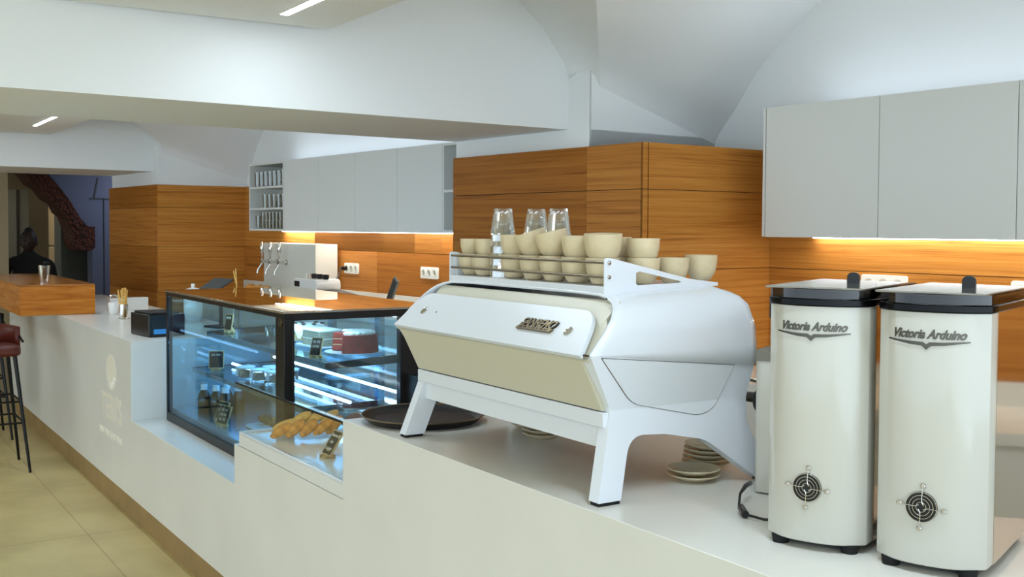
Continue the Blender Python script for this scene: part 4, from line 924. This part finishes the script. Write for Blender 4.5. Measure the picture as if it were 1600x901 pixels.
MB().lathe([(.056, .205), (.052, .215), (.02, .225), (.010, .228), (.014, .240), (.013, .25), (0, .254)], 28).build('lid', 'plate', jar, smooth=True)
st = thing('stirrer_glass', 'glass with two wooden stirrers behind the till tablet', 'stirrers', (-6.62, 2.22, 1.0))
MB().lathe([(0, 0), (.03, 0), (.036, .20), (.034, .20), (.028, .008), (0, .008)], 24).build('tumbler', 'glass', st, smooth=True, ang=50)
for q in (((0, 0, .01), (-.03, .0, .37)), ((.01, 0, .01), (-.13, .02, .35))):
    MB().tube([(.012, 0, .01) if q[0][0] else (0, 0, .01), (.022 if q[0][0] else .0, 0, .20), q[1]], .004, 8).build('stirrer', 'straw', st, smooth=True)
for i, (x, z) in enumerate(((-8.46, 0), (-8.30, 0), (-8.17, 0))):
    o = MB().blob((0, 0, 0), (.075, .05, .05), seg=18, rings=12, fn=lambda u: 1+.08*math.sin(9*u.x)).build('bread_roll', 'biscuit', smooth=True); o.location = W(x, 3.62, 1.112); o.rotation_euler.z = i*.8
    tag(o, 'brown bread roll on the back worktop left of the taps, '+('left', 'middle', 'right')[i], 'bread', 'bread rolls on the back worktop')
# ---------------------------------------------------------------- drinks tap box
tp = thing('tap_tower', 'pale wall box with three chrome drinks taps on the back worktop', 'drinks tap', (-8.13, 3.8, 1.06), wall=True)
MB().box(-.483, .483, 0, .19, .001, .438).build('body', 'tapw', tp, bevel=.003)
for k, lb in enumerate((-.37, -.20, -.03)):
    tpp = MB().lathe([(0, 0), (.022, 0), (.022, .008), (.012, .012), (.012, .055), (.016, .06), (.016, .075), (0, .08)], 20, T((lb, -.0005, .285)) @ Rx(R(90))).build('tap', 'chrome', tp, smooth=True)
    MB().tube([(lb, -.06, .285), (lb-.01, -.075, .25), (lb-.02, -.095, .215), (lb-.022, -.097, .185)], .008, 10).build('spout', 'chrome', tpp, smooth=True)
    MB().lathe([(.006, 0), (.006, .05), (.014, .07), (.017, .115), (.008, .15), (0, .155)], 16, T((lb-.0, -.066, .295))).build('handle', 'chrome', tpp, smooth=True)
# white machine with dark plugs in front of the taps, cable to socket
wm = thing('portafilter_holder', 'small white appliance with black knobs on the back worktop before the taps', 'appliance', (-7.16, 3.56, 1.06), wall=True)
MB().prism(rnd([(-.20, 0.0), (.20, 0), (.19, .075), (-.17, .075)], .03), -.09, .10, 'y', T((0, 0, .125))).build('body', 'plate', wm, smooth=True, bevel=.006)
MB().prism(rnd([(-.17, -.08), (.17, -.08), (.17, .09), (-.17, .09)], .03), 0, .1245, 'z').build('base', 'black', wm, bevel=.004)
MB().box(-.16, -.08, -.093, -.0905, .14, .18).build('window', 'black', wm)
for x in (-.02, .07, .16): MB().lathe([(0, 0), (.02, 0), (.024, .03), (.018, .035), (0, .035)], 16, T((x, 0, .2005))).build('knob', 'black', wm, smooth=True)
for x in (-.14, -.09): MB().lathe([(0, 0), (.008, 0), (.006, .03), (0, .032)], 12, T((x, 0, .2005))).build('nozzle', 'steel', wm, smooth=True)
pw = MB().tube([W(-7.05, 3.44, 1.18), W(-7.12, 3.60, 1.17), W(-7.30, 3.80, 1.24), W(-7.48, 3.93, 1.30), W(-7.555, 3.965, 1.315), W(-7.531, 3.985, 1.315)], [.007, .007, .007, .007, .008, .009], 8).build('appliance_cable', 'black', smooth=True)
tag(pw, 'thin black cable running from the white appliance up to the wall socket', 'cable'); MB().tube([W(-7.531, 3.975, 1.315), W(-7.531, 4.006, 1.315)], .017, 14).build('plug', 'black', pw, smooth=True)
bt = tag(MB().prism([(-6.92, 1.0605), (-6.50, 1.0605), (-6.52, 1.15), (-6.60, 1.165), (-6.90, 1.19)], 3.50, 3.62, 'y').build('knife_roll', 'matt'), 'flat black bag lying on the back worktop beside the white appliance', 'bag'); bt.rotation_euler.z = WA
lp = thing('upright_tablet', 'thin grey-brown slab leaning upright on the back worktop behind the case', 'tablet', (-6.155, 3.55, 1.063), wall=True)
MB().box(-.03, .03, -.008, .008, .018, .285, Ry(R(33))).build('housing', 'grey', lp, bevel=.003)
MB().box(-.026, .026, -.0086, -.0082, .03, .275, Ry(R(33))).build('screen', 'dgrey', lp)
# ---------------------------------------------------------------- bar stools
def stool(x, y, rz, label, seatm='leather'):
    t = thing('bar_stool', label, 'bar stool', (x, y, 0), rz, group='bar stools')
    MB().prism(rnd([(-.20, -.20), (.20, -.20), (.20, .20), (-.20, .20)], .07), .77, .84, 'z').build('seat', seatm, t, smooth=True, bevel=.02)
    rows = []
    for k in range(21):
        a = R(-100+200*k/20); r_ = .215
        rows.append([(-r_*math.cos(a)*1.0, r_*math.sin(a), z) for z in (.80, .88, .98-.03*abs(math.sin(a)))])
    MB().grid(rows).build('backrest', seatm, t, smooth=True, solid=.03)
    MB().tube([(.12, -.215, .86), (-.10, -.20, .93), (-.235, 0, .95), (-.10, .20, .93), (.12, .215, .86)], .008, 8).build('back_tube', 'blackm', t, smooth=True)
    for sx in (1, -1):
        for sy in (1, -1): MB().tube([(sx*.16, sy*.16, .77), (sx*.235, sy*.235, 0)], [.014, .009], 8).build('leg', 'blackm', t, smooth=True)
    for z, f in ((.33, .205), (.47, .19)):
        p = [(f, f, z), (-f, f, z), (-f, -f, z), (f, -f, z)]
        for a, b in zip(p, p[1:]+p[:1]): MB().tube([a, b], .007, 8).build('foot_rail', 'blackm', t, smooth=True)
stool(-7.960, .95, 0, 'bar stool with brown-red seat at the left edge of the photo, nearest the camera')
stool(-9.22, 1.02, 0, 'bar stool with dark seat behind the nearest stool, under the wooden bar', 'matt')
# ---------------------------------------------------------------- person behind the bar
def person():
    P = Vector((-11.3, 1.742, 0)); root = thing('person', 'person in black with hair in a bun standing behind the wooden bar', 'person', tuple(P), R(-12))
    # the figure faces +X
    V = [((0, 0, .90), (.12, .16)), ((0, 0, 1.02), (.10, .135)), ((0, 0, 1.16), (.105, .15)), ((-.01, 0, 1.27), (.095, .165)), ((-.01, 0, 1.33), (.07, .11)), ((0, 0, 1.375), (.05, .052)), ((.01, 0, 1.42), (.048, .05))]
    for i, (a, b) in enumerate(((1.27, 0),)): pass
    E = [(i, i+1) for i in range(6)]
    def add(p, r, frm): V.append((p, r)); E.append((frm, len(V)-1)); return len(V)-1
    for s in (1, -1):
        a = add((-.01, s*.13, 1.295), (.06, .06), 3); b = add((-.01, s*.185, 1.265), (.056, .056), a); c = add((.0, s*.215, 1.13), (.044, .044), b); d = add((.03, s*.225, 1.0), (.037, .037), c)
        e = add((.15, s*.20, .95), (.032, .032), d); f = add((.24, s*.17, .94), (.024, .022), e); add((.28, s*.16, .935), (.03, .018), f)
        h = add((0, s*.09, .85), (.09, .09), 0); k = add((.01, s*.095, .50), (.055, .055), h); l = add((0, s*.095, .12), (.036, .036), k); m_ = add((0, s*.095, .05), (.036, .036), l); add((.13, s*.105, .035), (.03, .028), m_)
    me = bpy.data.meshes.new('body'); me.from_pydata([v[0] for v in V], E, []); o = bpy.data.objects.new('body', me); COL.objects.link(o); o.parent = root
    sk = o.modifiers.new('skin', 'SKIN'); sk.use_smooth_shade = True
    for i, v in enumerate(me.skin_vertices[0].data): v.radius = V[i][1]; v.use_root = (i == 0)
    o.modifiers.new('sub', 'SUBSURF').render_levels = 2; me.materials.append(MT['cloth'])
    mb = MB()
    def hf(u):
        f = 1.0
        if u.z < -.2: f *= 1-.22*(-u.z-.2)*(1 if u.x < .3 else .6)
        return f
    mb.blob((.015, 0, 1.475), (.088, .070, .108), seg=28, rings=22, fn=hf)
    mb.blob((.105, 0, 1.462), (.014, .012, .022), seg=10, rings=8); mb.blob((.094, 0, 1.43), (.012, .022, .005), seg=10, rings=6)
    for s in (1, -1): mb.blob((.005, s*.071, 1.465), (.014, .008, .027), seg=10, rings=8)
    for s in (1, -1): mb.blob((.098, s*.028, 1.487), (.008, .015, .008), seg=10, rings=6)
    mb.build('head', 'skin', root, smooth=True, ang=180)
    mb = MB(); mb.blob((-.008, 0, 1.495), (.093, .078, .098), seg=28, rings=20, fn=lambda u: .90 if (u.x > .55 and u.z < .55) else 1.0); mb.build('hair', 'hair', root, smooth=True, ang=180)
    MB().blob((-.03, 0, 1.585), (.042, .042, .032), seg=18, rings=12).build('hair_bun', 'hair', root, smooth=True, ang=180)
    for s in (1, -1):   # hands: palm, four fingers and a thumb
        mb = MB(); c = Vector((.31, s*.155, .935)); mb.blob(c, (.042, .034, .014), seg=14, rings=10)
        for k in range(4):
            y = c.y+(-.024+.016*k); L_ = (.062, .072, .068, .052)[k if s > 0 else 3-k]
            mb.tube([(c.x+.03, y, c.z), (c.x+.03+L_*.5, y, c.z+.004), (c.x+.03+L_*.9, y, c.z-.012)], [.0085, .008, .006], 8)
        mb.tube([(c.x-.01, c.y-s*.028, c.z), (c.x+.02, c.y-s*.052, c.z), (c.x+.045, c.y-s*.056, c.z-.008)], [.010, .009, .007], 8)
        mb.build('hand', 'skin', root, smooth=True, ang=180)
person()
